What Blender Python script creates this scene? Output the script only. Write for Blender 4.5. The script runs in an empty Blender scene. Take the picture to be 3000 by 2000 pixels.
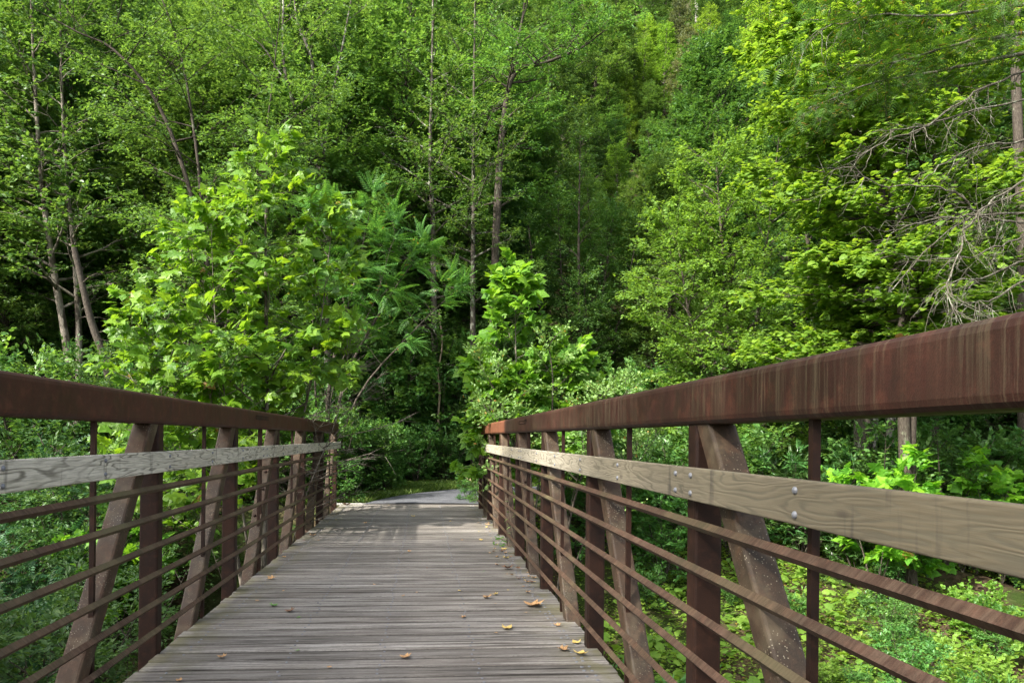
import bpy, math, random
import numpy as np
from mathutils import Matrix, Vector

scene = bpy.context.scene
COL = scene.collection
R = math.radians

# ------------------------------------------------------------------ camera
cd = bpy.data.cameras.new("camera")
cam = bpy.data.objects.new("camera", cd)
COL.objects.link(cam)
scene.camera = cam
YAW, ROLL, EYE = 0.0844, 0.0114, 1.5
cr = Vector((math.cos(YAW), -math.sin(YAW), 0)); fw = Vector((math.sin(YAW), math.cos(YAW), 0)); up = Vector((0, 0, 1))
cx = cr * math.cos(ROLL) + up * math.sin(ROLL)
cy = up * math.cos(ROLL) - cr * math.sin(ROLL)
m = Matrix((cx, cy, -fw)).transposed().to_4x4()
m.translation = (0, 0, EYE)
cam.matrix_world = m
cd.sensor_width = 36
cd.lens = 2079 / 3000 * 36
cd.shift_x = 83.6 / 3000
cd.shift_y = 282.1 / 3000
cd.clip_start = 0.05
cd.clip_end = 1000

# ------------------------------------------------------------------ world, sun, exposure
SUN_DIR = Vector((0.62, 0.41, -0.64)).normalized()          # the way the light travels
el = math.asin(-SUN_DIR.z)
az = math.atan2(-SUN_DIR.x, -SUN_DIR.y)                      # compass angle of the sun from +Y towards +X
w = bpy.data.worlds.new("World"); scene.world = w; w.use_nodes = True
nt = w.node_tree
sky = nt.nodes.new("ShaderNodeTexSky"); sky.sky_type = 'NISHITA'; sky.sun_disc = False
sky.air_density = 0.8; sky.dust_density = 4.0; sky.ozone_density = 0.4; sky.sun_elevation = el; sky.sun_rotation = az
hz = nt.nodes.new("ShaderNodeHueSaturation"); hz.inputs[1].default_value = 0.45     # thin white haze in the sky
nt.links.new(sky.outputs[0], hz.inputs[4]); nt.links.new(hz.outputs[0], nt.nodes["Background"].inputs[0])
nt.nodes["Background"].inputs[1].default_value = 0.15
sl = bpy.data.lights.new("sun", 'SUN'); sl.energy = 3.4; sl.angle = R(1.2); sl.color = (1.0, 0.94, 0.84)
so = bpy.data.objects.new("sun", sl); COL.objects.link(so)
so.rotation_euler = SUN_DIR.to_track_quat('-Z', 'Y').to_euler()
scene.view_settings.view_transform = 'Standard'
scene.view_settings.look = 'None'
scene.view_settings.exposure = 1.65
scene.view_settings.gamma = 1
cy_ = scene.cycles
cy_.max_bounces = 7; cy_.diffuse_bounces = 3; cy_.glossy_bounces = 2; cy_.transmission_bounces = 4
cy_.sample_clamp_indirect = 1.5
cy_.use_denoising = True; cy_.denoising_input_passes = 'RGB_ALBEDO_NORMAL'; cy_.denoising_prefilter = 'NONE'; cy_.caustics_reflective = False; cy_.caustics_refractive = False; cy_.sample_clamp_direct = 6; cy_.use_adaptive_sampling = False

# ------------------------------------------------------------------ materials
def newmat(name):
    mt = bpy.data.materials.new(name); mt.use_nodes = True
    return mt, mt.node_tree, mt.node_tree.nodes["Principled BSDF"]

def N(t, typ, **kw):
    n = t.nodes.new(typ)
    for k, v in kw.items():
        if k.startswith("i_"):
            n.inputs[int(k[2:])].default_value = v
        else:
            setattr(n, k, v)
    return n

def ramp(t, stops, interp='LINEAR'):
    r = t.nodes.new("ShaderNodeValToRGB"); cr_ = r.color_ramp; cr_.interpolation = interp
    while len(cr_.elements) < len(stops): cr_.elements.new(0.5)
    for e, (p, c) in zip(cr_.elements, stops):
        e.position = p; e.color = (c[0], c[1], c[2], 1) if hasattr(c, '__len__') else (c, c, c, 1)
    return r

def mathn(t, op, a, b=None):
    n = N(t, "ShaderNodeMath", operation=op)
    for i, v in enumerate((a, b)):
        if v is None: continue
        if isinstance(v, (int, float)): n.inputs[i].default_value = v
        else: t.links.new(v, n.inputs[i])
    return n.outputs[0]

def mix(t, f, a, b, blend='MIX'):
    n = N(t, "ShaderNodeMix", data_type='RGBA', blend_type=blend)
    for s, v in ((n.inputs[0], f), (n.inputs[6], a), (n.inputs[7], b)):
        if isinstance(v, (int, float)): s.default_value = v
        elif isinstance(v, tuple): s.default_value = (*v, 1)
        else: t.links.new(v, s)
    return n.outputs[2]

def coords(t, scale, kind='pos', rnd=0.0):
    if kind == 'pos': src = N(t, "ShaderNodeNewGeometry").outputs[0]
    else: src = N(t, "ShaderNodeTexCoord").outputs[3]
    mp = N(t, "ShaderNodeMapping"); mp.inputs[3].default_value = scale
    t.links.new(src, mp.inputs[0])
    if rnd:
        oi = N(t, "ShaderNodeObjectInfo"); mul = mathn(t, 'MULTIPLY', oi.outputs[5], rnd)
        cb = N(t, "ShaderNodeCombineXYZ")
        for i in range(3): t.links.new(mul, cb.inputs[i])
        t.links.new(cb.outputs[0], mp.inputs[1])
    return mp.outputs[0]

def noise(t, vec, scale=1.0, detail=4, rough=0.55, dist=0.0):
    n = N(t, "ShaderNodeTexNoise"); n.inputs["Scale"].default_value = scale
    n.inputs["Detail"].default_value = detail; n.inputs["Roughness"].default_value = rough
    n.inputs["Distortion"].default_value = dist
    t.links.new(vec, n.inputs["Vector"])
    return n.outputs[0]

def bump(t, bs, h, strength=0.3, dist=0.01):
    b = N(t, "ShaderNodeBump"); b.inputs["Strength"].default_value = strength; b.inputs["Distance"].default_value = dist
    t.links.new(h, b.inputs["Height"]); t.links.new(b.outputs[0], bs.inputs["Normal"])

def steel(name, streak=0.0, hatch=False, speck=0.0, lit_far_and_stain=False, base=(0.085, 0.034, 0.022), base2=(0.17, 0.075, 0.045)):
    mt, t, bs = newmat(name)
    p = coords(t, (1, 1, 1))
    n1 = noise(t, p, 2.2, 6, 0.65)
    c = mix(t, ramp_out(t, n1, [(0.35, 0), (0.68, 1)]), base, base2)
    n2 = noise(t, p, 260, 2, 0.6)
    c = mix(t, ramp_out(t, n2, [(0.38, 0.0), (0.7, 0.55)]), c, tuple(q * .35 for q in base))
    nb_ = noise(t, p, 14, 5, 0.7)
    c = mix(t, ramp_out(t, nb_, [(0.5, 0.0), (0.72, 0.7)]), c, tuple(q * 1.5 for q in base2))
    nd_ = noise(t, coords(t, (1, 1, .5)), 5, 6, 0.75)
    c = mix(t, ramp_out(t, nd_, [(0.52, 0.0), (0.7, 0.7)]), c, (base[0] * .5, base[1] * .6, base[2] * .6))
    if lit_far_and_stain:
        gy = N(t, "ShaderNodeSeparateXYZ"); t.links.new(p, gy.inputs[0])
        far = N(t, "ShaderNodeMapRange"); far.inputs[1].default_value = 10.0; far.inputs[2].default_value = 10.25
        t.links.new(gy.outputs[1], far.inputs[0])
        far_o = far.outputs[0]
        c = mix(t, mathn(t, 'MULTIPLY', far_o, 0.75), c, (0.22, 0.085, 0.045))  # cleaner orange far stretch; its sunlit brightness is put into the colour
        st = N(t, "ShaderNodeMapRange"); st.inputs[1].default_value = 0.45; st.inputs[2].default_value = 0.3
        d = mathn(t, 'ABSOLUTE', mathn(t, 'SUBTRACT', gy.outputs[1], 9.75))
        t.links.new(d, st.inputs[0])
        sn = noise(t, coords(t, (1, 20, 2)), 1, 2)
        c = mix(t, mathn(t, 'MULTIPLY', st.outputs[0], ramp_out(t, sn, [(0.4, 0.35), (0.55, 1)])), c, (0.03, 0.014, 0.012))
    if streak:
        v = coords(t, (0.5, 62, 1.3))
        s1 = noise(t, v, 1.0, 7, 0.85)
        v2 = coords(t, (0.5, 1.1, 2.0)); s2 = noise(t, v2, 1.0, 2)
        lo = 0.60 - 0.1 * streak
        m1 = ramp_out(t, s1, [(lo, 0), (lo + 0.08, 1)])
        m2 = ramp_out(t, s2, [(0.5 - 0.12 * streak, 0.06), (0.62, 1)])
        f = mathn(t, 'MULTIPLY', m1, m2)
        if lit_far_and_stain: f = mathn(t, 'MULTIPLY', f, mathn(t, 'SUBTRACT', 1.0, mathn(t, 'MULTIPLY', far_o, 0.93)))
        c = mix(t, mathn(t, 'MULTIPLY', f, 0.36), c, mix(t, noise(t, coords(t, (1, 12, 1)), 1, 3), (0.10, 0.105, 0.05), (0.30, 0.25, 0.16)))
        n3 = noise(t, coords(t, (1, 9, 0.6)), 1.0, 4)
        c = mix(t, ramp_out(t, n3, [(0.5, 0), (0.75, 0.35)]), c, (0.035, 0.03, 0.016))
    if hatch:
        hv = coords(t, (3, 75, 9)); h = noise(t, hv, 1, 3, 0.7)
        c = mix(t, ramp_out(t, h, [(0.42, 0), (0.7, 0.4)]), c, (0.22, 0.16, 0.11))
        n4 = noise(t, coords(t, (1, 1.3, 1)), 1, 3)
        c = mix(t, ramp_out(t, n4, [(0.5, 0), (0.7, 0.5)]), c, (0.15, 0.14, 0.07))
    if speck:
        vo = N(t, "ShaderNodeTexVoronoi"); vo.inputs["Scale"].default_value = 80; t.links.new(p, vo.inputs["Vector"])
        sp = ramp_out(t, vo.outputs[0], [(0.12, 1), (0.24, 0)])
        nn = noise(t, p, 5, 3); sp = mathn(t, 'MULTIPLY', sp, ramp_out(t, nn, [(0.47, 0), (0.6, 1)]))
        c = mix(t, mathn(t, 'MULTIPLY', sp, speck), c, (0.42, 0.38, 0.28))
        n5 = noise(t, p, 9, 4)
        c = mix(t, ramp_out(t, n5, [(0.48, 0), (0.72, 0.5)]), c, (0.15, 0.12, 0.075))
    t.links.new(c, bs.inputs["Base Color"])
    rr = ramp_out(t, n1, [(0.3, 0.48), (0.7, 0.72)]); t.links.new(rr, bs.inputs["Roughness"])
    bs.inputs["Specular IOR Level"].default_value = 0.28
    bump(t, bs, n2, 0.35, 0.002)
    return mt

def ramp_out(t, src, stops, interp='LINEAR'):
    r = ramp(t, stops, interp); t.links.new(src, r.inputs[0]); return r.outputs[0]

def deck_wood():
    mt, t, bs = newmat("weathered_deck_wood")
    oi = N(t, "ShaderNodeObjectInfo")
    v = coords(t, (1.1, 24, 20), 'pos', 40)
    g = noise(t, v, 1.0, 7, 0.72, 0.25)
    v2 = coords(t, (0.8, 2.2, 1), 'pos', 11)
    l = noise(t, v2, 1.2, 5, 0.6)
    c = ramp_out(t, g, [(0.33, (0.022, 0.018, 0.015)), (0.42, (0.20, 0.18, 0.16)), (0.54, (0.44, 0.41, 0.37)), (0.74, (0.68, 0.65, 0.60))])
    c = mix(t, ramp_out(t, l, [(0.4, 0), (0.72, 0.6)]), c, (0.27, 0.235, 0.20), 'MIX')
    tone = ramp_out(t, oi.outputs[5], [(0, 0.54), (0.5, 0.78), (1, 0.98)])
    c = mix(t, 1.0, c, tone, 'MULTIPLY')
    big = noise(t, coords(t, (0.55, 0.3, 1)), 1, 3)
    c = mix(t, ramp_out(t, big, [(0.48, 0), (0.66, 0.35)]), c, (0.11, 0.10, 0.095))
    gy = N(t, "ShaderNodeSeparateXYZ"); t.links.new(coords(t, (1, 1, 1)), gy.inputs[0])
    fr = mathn(t, 'FRACT', mathn(t, 'DIVIDE', mathn(t, 'SUBTRACT', 15.93, gy.outputs[1]), 0.1878))
    ed = mathn(t, 'ABSOLUTE', mathn(t, 'SUBTRACT', fr, 0.535))
    dn = noise(t, coords(t, (5, 30, 1)), 1, 3)
    ed = mathn(t, 'ADD', ed, mathn(t, 'MULTIPLY', dn, 0.03))
    c = mix(t, ramp_out(t, ed, [(0.435, 0), (0.478, 0.95)]), c, (0.022, 0.018, 0.015))
    fs = noise(t, coords(t, (28, 150, 1)), 1, 4, 0.7)
    c = mix(t, ramp_out(t, fs, [(0.35, 0.5), (0.55, 0)]), c, (0.09, 0.08, 0.07))
    ck = noise(t, coords(t, (0.9, 62, 1), 'pos', 23), 1, 3, 0.5)
    c = mix(t, ramp_out(t, ck, [(0.60, 0), (0.66, 0.85)]), c, (0.03, 0.026, 0.022))
    ax = mathn(t, 'ABSOLUTE', mathn(t, 'ADD', gy.outputs[0], 0.265))
    er = N(t, "ShaderNodeMapRange"); er.inputs[1].default_value = 1.1; er.inputs[2].default_value = 1.5; t.links.new(ax, er.inputs[0])
    mo = noise(t, coords(t, (5, 3, 1)), 1, 4)
    ef = mathn(t, 'MULTIPLY', er.outputs[0], ramp_out(t, mo, [(0.42, 0), (0.62, 0.7)]))
    c = mix(t, ef, c, (0.14, 0.13, 0.06))
    t.links.new(c, bs.inputs["Base Color"]); bs.inputs["Roughness"].default_value = 0.78
    bs.inputs["Specular IOR Level"].default_value = 0.25
    bump(t, bs, g, 0.8, 0.012)
    return mt

def rail_wood():
    mt, t, bs = newmat("weathered_rail_board")
    v = coords(t, (0.4, 0.9, 8), 'pos', 17)
    n1 = noise(t, v, 1.0, 3.5, 0.42, 0.3)
    s = mathn(t, 'SINE', mathn(t, 'MULTIPLY', n1, 120))
    s = mathn(t, 'ADD', mathn(t, 'MULTIPLY', s, 0.5), 0.5)
    fine = noise(t, coords(t, (1, 5, 170)), 1, 4, 0.7)
    base = ramp_out(t, noise(t, coords(t, (1, 0.35, 2)), 1, 3), [(0.35, (0.52, 0.48, 0.38)), (0.65, (0.70, 0.66, 0.56))])
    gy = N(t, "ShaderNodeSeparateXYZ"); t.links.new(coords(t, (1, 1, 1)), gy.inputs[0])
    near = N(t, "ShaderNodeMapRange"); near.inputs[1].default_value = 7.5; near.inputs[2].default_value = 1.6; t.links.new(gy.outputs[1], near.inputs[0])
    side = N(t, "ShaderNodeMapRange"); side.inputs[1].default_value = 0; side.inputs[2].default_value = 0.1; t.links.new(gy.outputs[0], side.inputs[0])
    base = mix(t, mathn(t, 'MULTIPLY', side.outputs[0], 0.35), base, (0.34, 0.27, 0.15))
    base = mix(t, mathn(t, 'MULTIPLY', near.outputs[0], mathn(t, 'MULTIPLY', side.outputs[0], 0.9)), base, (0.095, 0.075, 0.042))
    c = mix(t, mathn(t, 'MULTIPLY', ramp_out(t, s, [(0.0, 0.8), (0.38, 0.0)]), ramp_out(t, noise(t, coords(t, (1, 3, 12)), 1, 3), [(0.35, 0.25), (0.6, 1)])), base, (0.10, 0.09, 0.065))
    c = mix(t, ramp_out(t, fine, [(0.42, 0), (0.7, 0.7)]), c, (0.13, 0.12, 0.085))
    st = noise(t, coords(t, (1, 9, 1.0)), 1, 4, 0.6)
    c = mix(t, ramp_out(t, st, [(0.60, 0), (0.68, 0.7)]), c, (0.07, 0.062, 0.05))
    kn = N(t, "ShaderNodeTexVoronoi"); kn.inputs["Scale"].default_value = 1.0; t.links.new(coords(t, (0.1, 2.0, 6)), kn.inputs["Vector"])
    c = mix(t, ramp_out(t, kn.outputs[0], [(0.05, 0.85), (0.11, 0)]), c, (0.06, 0.05, 0.04))
    t.links.new(c, bs.inputs["Base Color"]); bs.inputs["Roughness"].default_value = 0.8
    bs.inputs["Specular IOR Level"].default_value = 0.2
    bump(t, bs, mathn(t, 'ADD', s, fine), 0.25, 0.004)
    return mt

def leafmat(name, c1, c2, trans=0.38, gloss=0.35, yellow=0.0, spec=0.3, tmul=1.7):
    """c1 old leaf, c2 young leaf; each leaf takes a tone of its own"""
    mt, t, bs = newmat(name)
    ge = N(t, "ShaderNodeNewGeometry")
    oi = N(t, "ShaderNodeObjectInfo")
    f = ramp_out(t, ge.outputs[8], [(0.0, 0.0), (0.75, 0.55), (1, 1)])
    c = mix(t, f, c1, c2)
    if yellow:
        c = mix(t, ramp_out(t, ge.outputs[8], [(1 - yellow - 0.001, 0), (1 - yellow, 1)], 'CONSTANT'), c, (0.30, 0.20, 0.05))
    hs = N(t, "ShaderNodeHueSaturation")
    hs.inputs[0].default_value = 0.5
    hv = N(t, "ShaderNodeMapRange"); hv.inputs[3].default_value = 0.485; hv.inputs[4].default_value = 0.515
    t.links.new(oi.outputs[5], hv.inputs[0]); t.links.new(hv.outputs[0], hs.inputs[0])
    vv = N(t, "ShaderNodeMapRange"); vv.inputs[3].default_value = 0.8; vv.inputs[4].default_value = 1.2
    mm = mathn(t, 'FRACT', mathn(t, 'MULTIPLY', oi.outputs[5], 7.3)); t.links.new(mm, vv.inputs[0]); t.links.new(vv.outputs[0], hs.inputs[2])
    t.links.new(c, hs.inputs[4]); c = hs.outputs[0]
    t.links.new(c, bs.inputs["Base Color"]); bs.inputs["Roughness"].default_value = gloss
    bs.inputs["Specular IOR Level"].default_value = spec
    tr = N(t, "ShaderNodeBsdfTranslucent")
    tc = mix(t, 1.0, c, (tmul * 1.1, tmul, tmul * 0.5), 'MULTIPLY')
    t.links.new(tc, tr.inputs[0])
    ms = N(t, "ShaderNodeMixShader"); ms.inputs[0].default_value = trans
    t.links.new(bs.outputs[0], ms.inputs[1]); t.links.new(tr.outputs[0], ms.inputs[2])
    t.links.new(ms.outputs[0], t.nodes["Material Output"].inputs[0])
    return mt

def barkmat(name, c1, c2, c3, sc=6, thr=0.55):
    mt, t, bs = newmat(name)
    p = coords(t, (1, 1, 0.45))
    n1 = noise(t, p, sc, 5, 0.65)
    n2 = noise(t, coords(t, (1, 1, 0.3)), 40, 4, 0.7)
    c = mix(t, ramp_out(t, n2, [(0.35, 0), (0.65, 1)]), c1, c2)
    c = mix(t, ramp_out(t, n1, [(thr, 0), (thr + 0.06, 1)]), c, c3)
    t.links.new(c, bs.inputs["Base Color"]); bs.inputs["Roughness"].default_value = 0.85
    bs.inputs["Specular IOR Level"].default_value = 0.15
    bump(t, bs, n2, 0.6, 0.03)
    return mt

def plainmat(name, c, rough=0.6, metal=0.0, var=0.25, sc=30):
    mt, t, bs = newmat(name)
    n = noise(t, coords(t, (1, 1, 1)), sc, 4)
    cc = mix(t, ramp_out(t, n, [(0.3, 0), (0.7, 1)]), tuple(x * (1 - var) for x in c), tuple(min(1, x * (1 + var)) for x in c))
    t.links.new(cc, bs.inputs["Base Color"]); bs.inputs["Roughness"].default_value = rough; bs.inputs["Metallic"].default_value = metal
    return mt

M = {}
M['chordR'] = steel("rusted_steel_streaked", streak=1.0, lit_far_and_stain=True, base=(0.030, 0.012, 0.008), base2=(0.058, 0.020, 0.012))
M['chordL'] = steel("rusted_steel_few_streaks", streak=0.22, base=(0.055, 0.020, 0.013), base2=(0.085, 0.030, 0.018))
M['steel'] = steel("rusted_steel", base=(0.014, 0.0065, 0.0045), base2=(0.048, 0.019, 0.010))
M['diag'] = steel("rusted_steel_lichen", speck=0.8, base=(0.05, 0.037, 0.025), base2=(0.08, 0.044, 0.025))
M['railst'] = steel("rusted_steel_hatched", hatch=True, base=(0.055, 0.033, 0.022), base2=(0.10, 0.052, 0.034))
M['deck'] = deck_wood()
M['board'] = rail_wood()
M['bolt'] = plainmat("galvanised_bolt", (0.20, 0.21, 0.23), 0.55, 0.3)
M['conc'] = plainmat("concrete", (0.42, 0.41, 0.38), 0.85)
M['bark'] = barkmat("dark_bark", (0.035, 0.028, 0.022), (0.10, 0.085, 0.068), (0.16, 0.17, 0.12), 5, 0.6)
M['barkpale'] = barkmat("pale_sycamore_bark", (0.14, 0.12, 0.095), (0.26, 0.235, 0.195), (0.06, 0.05, 0.038), 4, 0.5)
M['barklichen'] = barkmat("lichen_bark", (0.05, 0.043, 0.035), (0.12, 0.105, 0.085), (0.30, 0.31, 0.25), 7, 0.54)
M['barkbirch'] = barkmat("white_birch_bark", (0.22, 0.21, 0.185), (0.36, 0.35, 0.31), (0.07, 0.06, 0.045), 6, 0.52)
M['deadtwig'] = barkmat("lichen_covered_twig", (0.07, 0.06, 0.045), (0.15, 0.14, 0.11), (0.27, 0.28, 0.22), 14, 0.56)
M['vine'] = plainmat("vine_bark", (0.26, 0.20, 0.14), 0.85)
M['l_syc'] = leafmat("sycamore_leaf", (0.09, 0.24, 0.03), (0.23, 0.43, 0.03), 0.42, 0.45, 0.004, 0.35)
M['l_sumac'] = leafmat("sumac_leaf", (0.07, 0.18, 0.04), (0.14, 0.28, 0.06), 0.36, 0.35, 0.01)
M['l_olive'] = leafmat("silvery_leaf", (0.11, 0.22, 0.05), (0.22, 0.35, 0.11), 0.28, 0.4, 0.02, 0.4, 1.2)
M['l_mid'] = leafmat("mid_green_leaf", (0.07, 0.155, 0.038), (0.145, 0.265, 0.06), 0.4, 0.45)
M['l_dark'] = leafmat("dark_green_leaf", (0.045, 0.11, 0.03), (0.095, 0.18, 0.045), 0.35, 0.45)
M['l_bright'] = leafmat("bright_green_leaf", (0.1, 0.225, 0.03), (0.2, 0.35, 0.04), 0.48, 0.5)
M['l_yg'] = leafmat("yellow_green_leaf", (0.12, 0.24, 0.04), (0.21, 0.36, 0.055), 0.46, 0.45)
M['l_pale'] = leafmat("grey_green_leaf", (0.14, 0.18, 0.09), (0.22, 0.25, 0.13), 0.3, 0.5, 0, 0.2, 1.2)
M['l_shrub'] = leafmat("shrub_leaf", (0.06, 0.165, 0.04), (0.145, 0.29, 0.065), 0.36, 0.38, 0.003, 0.4)
M['l_rhodo'] = leafmat("leathery_leaf", (0.045, 0.12, 0.03), (0.09, 0.19, 0.05), 0.2, 0.28, 0, 0.5)
M['l_fern'] = leafmat("blue_green_leaflet", (0.03, 0.10, 0.04), (0.06, 0.16, 0.06), 0.3, 0.45)
M['l_ground'] = leafmat("ground_cover_leaf", (0.12, 0.25, 0.03), (0.30, 0.42, 0.06), 0.42, 0.5, 0.02)
M['l_grass'] = leafmat("grass_blade", (0.06, 0.12, 0.02), (0.16, 0.22, 0.05), 0.35, 0.5)
M['l_needle'] = leafmat("hemlock_needle", (0.05, 0.13, 0.02), (0.12, 0.22, 0.03), 0.3, 0.5, 0.04)

def litter():
    mt, t, bs = newmat("leaf_litter_soil")
    p = coords(t, (1, 1, 1)); n = noise(t, p, 6, 6, 0.7); n2 = noise(t, p, 0.7, 3)
    c = ramp_out(t, n, [(0.35, (0.02, 0.014, 0.009)), (0.55, (0.07, 0.048, 0.03)), (0.75, (0.17, 0.12, 0.085))])
    c = mix(t, ramp_out(t, n2, [(0.42, 0), (0.62, 0.8)]), c, (0.035, 0.07, 0.012))
    t.links.new(c, bs.inputs["Base Color"]); bs.inputs["Roughness"].default_value = 0.95; bs.inputs["Specular IOR Level"].default_value = 0.1
    bump(t, bs, n, 0.8, 0.05)
    return mt
M['soil'] = litter()

def gravel():
    mt, t, bs = newmat("blue_grey_gravel")
    p = coords(t, (1, 1, 1))
    vo = N(t, "ShaderNodeTexVoronoi"); vo.inputs["Scale"].default_value = 24; t.links.new(p, vo.inputs["Vector"])
    n = noise(t, p, 1.5, 4)
    c = ramp_out(t, vo.outputs[0], [(0.05, (0.17, 0.18, 0.20)), (0.4, (0.09, 0.094, 0.11)), (0.75, (0.05, 0.052, 0.06))])
    vr = N(t, "ShaderNodeSeparateColor"); t.links.new(vo.outputs[1], vr.inputs[0])
    c = mix(t, ramp_out(t, vr.outputs[0], [(0.3, 0), (1, 0.7)]), c, (0.10, 0.105, 0.12))
    c = mix(t, ramp_out(t, n, [(0.5, 0), (0.75, 0.4)]), c, (0.18, 0.18, 0.19))
    t.links.new(c, bs.inputs["Base Color"]); bs.inputs["Roughness"].default_value = 0.9
    bump(t, bs, vo.outputs[0], -0.8, 0.03)
    return mt
M['gravel'] = gravel()

# ------------------------------------------------------------------ mesh helpers
class Acc:
    def __init__(s): s.v = []; s.f = []; s.n = 0; s.sm = []; s.mi = []
    def add(s, v, faces, smooth=False, mi=0):
        v = np.asarray(v, dtype=np.float32).reshape(-1, 3)
        s.v.append(v)
        for f in (faces if isinstance(faces, list) else [faces]):
            f = np.asarray(f, dtype=np.int32)
            if f.size == 0: continue
            s.f.append(f + s.n); s.sm.append(smooth); s.mi.append(mi)
        s.n += len(v)
    def mesh(s, name, mats):
        me = bpy.data.meshes.new(name)
        v = np.concatenate(s.v)
        me.vertices.add(len(v)); me.vertices.foreach_set("co", v.ravel())
        loops = np.concatenate([f.ravel() for f in s.f])
        tot = np.concatenate([np.full(len(f), f.shape[1], dtype=np.int32) for f in s.f])
        sm = np.concatenate([np.full(len(f), b) for f, b in zip(s.f, s.sm)])
        mi = np.concatenate([np.full(len(f), b, dtype=np.int32) for f, b in zip(s.f, s.mi)])
        st = np.concatenate([[0], np.cumsum(tot)[:-1]]).astype(np.int32)
        me.loops.add(len(loops)); me.loops.foreach_set("vertex_index", loops)
        me.polygons.add(len(tot)); me.polygons.foreach_set("loop_start", st)
        me.polygons.foreach_set("use_smooth", sm); me.polygons.foreach_set("material_index", mi)
        for mt in (mats if isinstance(mats, (list, tuple)) else [mats]): me.materials.append(mt)
        me.update(calc_edges=True)
        return me
    def obj(s, name, mats, parent=None, loc=None):
        return link(name, s.mesh(name, mats), parent, loc)

def link(name, me, parent=None, loc=None):
    o = bpy.data.objects.new(name, me); COL.objects.link(o)
    if parent: o.parent = parent
    if loc is not None: o.location = loc
    return o

def tag(o, label, cat, group=None):
    o['label'] = label; o['category'] = cat
    if group: o['group'] = group
    return o

def thing(name, label, cat, loc=(0, 0, 0), group=None, rz=0):
    o = bpy.data.objects.new(name, None); COL.objects.link(o)
    o.location = loc; o.rotation_euler = (0, 0, rz); o.empty_display_size = 0.2
    return tag(o, label, cat, group)

def copy_tree(root, loc, rz=0, s=1.0, label=None, sz=None):
    r = root.copy(); COL.objects.link(r); r.location = loc; r.rotation_euler = (0, 0, rz)
    r.scale = (s, s, sz or s)
    if label: r['label'] = label
    for ch in list(root.children):
        c = ch.copy(); COL.objects.link(c); c.parent = r
    return r

def box(a, x0, x1, y0, y1, z0, z1, bev=0.0, mi=0):
    """box with its four long (y) edges rounded"""
    if bev <= 0:
        v = [(x, y, z) for x in (x0, x1) for y in (y0, y1) for z in (z0, z1)]
        a.add(v, [np.array([(0, 1, 3, 2), (4, 6, 7, 5), (0, 4, 5, 1), (2, 3, 7, 6), (0, 2, 6, 4), (1, 5, 7, 3)])], False, mi); return
    pr = []
    for cxx, czz, a0 in ((x1 - bev, z1 - bev, 0), (x0 + bev, z1 - bev, 90), (x0 + bev, z0 + bev, 180), (x1 - bev, z0 + bev, 270)):
        for k in range(4):
            an = R(a0 + k * 30); pr.append((cxx + bev * math.cos(an), czz + bev * math.sin(an)))
    prism(a, pr, 'y', y0, y1, mi, smooth=False)

def prism(a, pr, axis, t0, t1, mi=0, smooth=False):
    n = len(pr); v = []
    for t in (t0, t1):
        for (p, q) in pr:
            v.append((p, t, q) if axis == 'y' else ((t, p, q) if axis == 'x' else (p, q, t)))
    sides = np.array([(i, (i + 1) % n, n + (i + 1) % n, n + i) for i in range(n)])
    a.add(v, [sides, np.array([tuple(range(n))[::-1]]), np.array([tuple(range(n, 2 * n))])], smooth, mi)

def tube(a, pts, rad, k=6, smooth=True, mi=0):
    pts = np.asarray(pts, float); n = len(pts)
    rad = np.full(n, rad) if np.isscalar(rad) else np.asarray(rad, float)
    tg = np.gradient(pts, axis=0); tg /= np.linalg.norm(tg, axis=1)[:, None] + 1e-9
    ref = np.array([0.0, 0.31, 0.95]) if abs(tg[0][2]) < 0.7 else np.array([1.0, 0.1, 0.0])
    s = np.cross(tg, ref); s /= np.linalg.norm(s, axis=1)[:, None] + 1e-9
    u = np.cross(s, tg)
    an = np.arange(k) * 2 * math.pi / k
    ring = (s[:, None, :] * np.cos(an)[None, :, None] + u[:, None, :] * np.sin(an)[None, :, None]) * rad[:, None, None] + pts[:, None, :]
    i = np.arange(n - 1)[:, None] * k; j = np.arange(k)[None, :]; j2 = (j + 1) % k
    f = np.stack([i + j, i + j2, i + k + j2, i + k + j], -1).reshape(-1, 4)
    a.add(ring.reshape(-1, 3), [f], smooth, mi)

def smooth_path(P, n=4):
    """Catmull-Rom through the given points"""
    P = np.asarray(P, float); Q = np.vstack([2 * P[0] - P[1], P, 2 * P[-1] - P[-2]]); out = []
    for i in range(1, len(Q) - 2):
        for t in np.linspace(0, 1, n, endpoint=False):
            a, b, c, d = Q[i - 1], Q[i], Q[i + 1], Q[i + 2]
            out.append(0.5 * (2 * b + (c - a) * t + (2 * a - 5 * b + 4 * c - d) * t * t + (3 * b - a - 3 * c + d) * t ** 3))
    out.append(P[-1]); return np.array(out)

# ------------------------------------------------------------------ leaves
def T(vs, fs): return np.array(vs, float), np.array(fs, int)
LEAF = {}
LEAF['simple'] = T([(0, 0, 0), (-.27, .42, .05), (0, 1, -.06), (.27, .42, .05)], [(0, 2, 1), (0, 3, 2)])
LEAF['oval'] = T([(0, 0, 0), (-.26, .28, .06), (-.24, .66, .04), (0, 1, -.1), (.24, .66, .04), (.26, .28, .06), (0, .5, 0)],
                 [(0, 6, 1), (1, 6, 2), (2, 6, 3), (3, 6, 4), (4, 6, 5), (5, 6, 0)])
LEAF['lance'] = T([(0, 0, 0), (-.11, .4, .03), (0, 1, -.15), (.11, .4, .03), (0, .5, 0)], [(0, 4, 1), (1, 4, 2), (2, 4, 3), (3, 4, 0)])
LEAF['blade'] = T([(-.035, 0, 0), (.035, 0, 0), (.02, .6, .0), (0, 1, -.25)], [(0, 1, 2), (0, 2, 3)])
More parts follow.
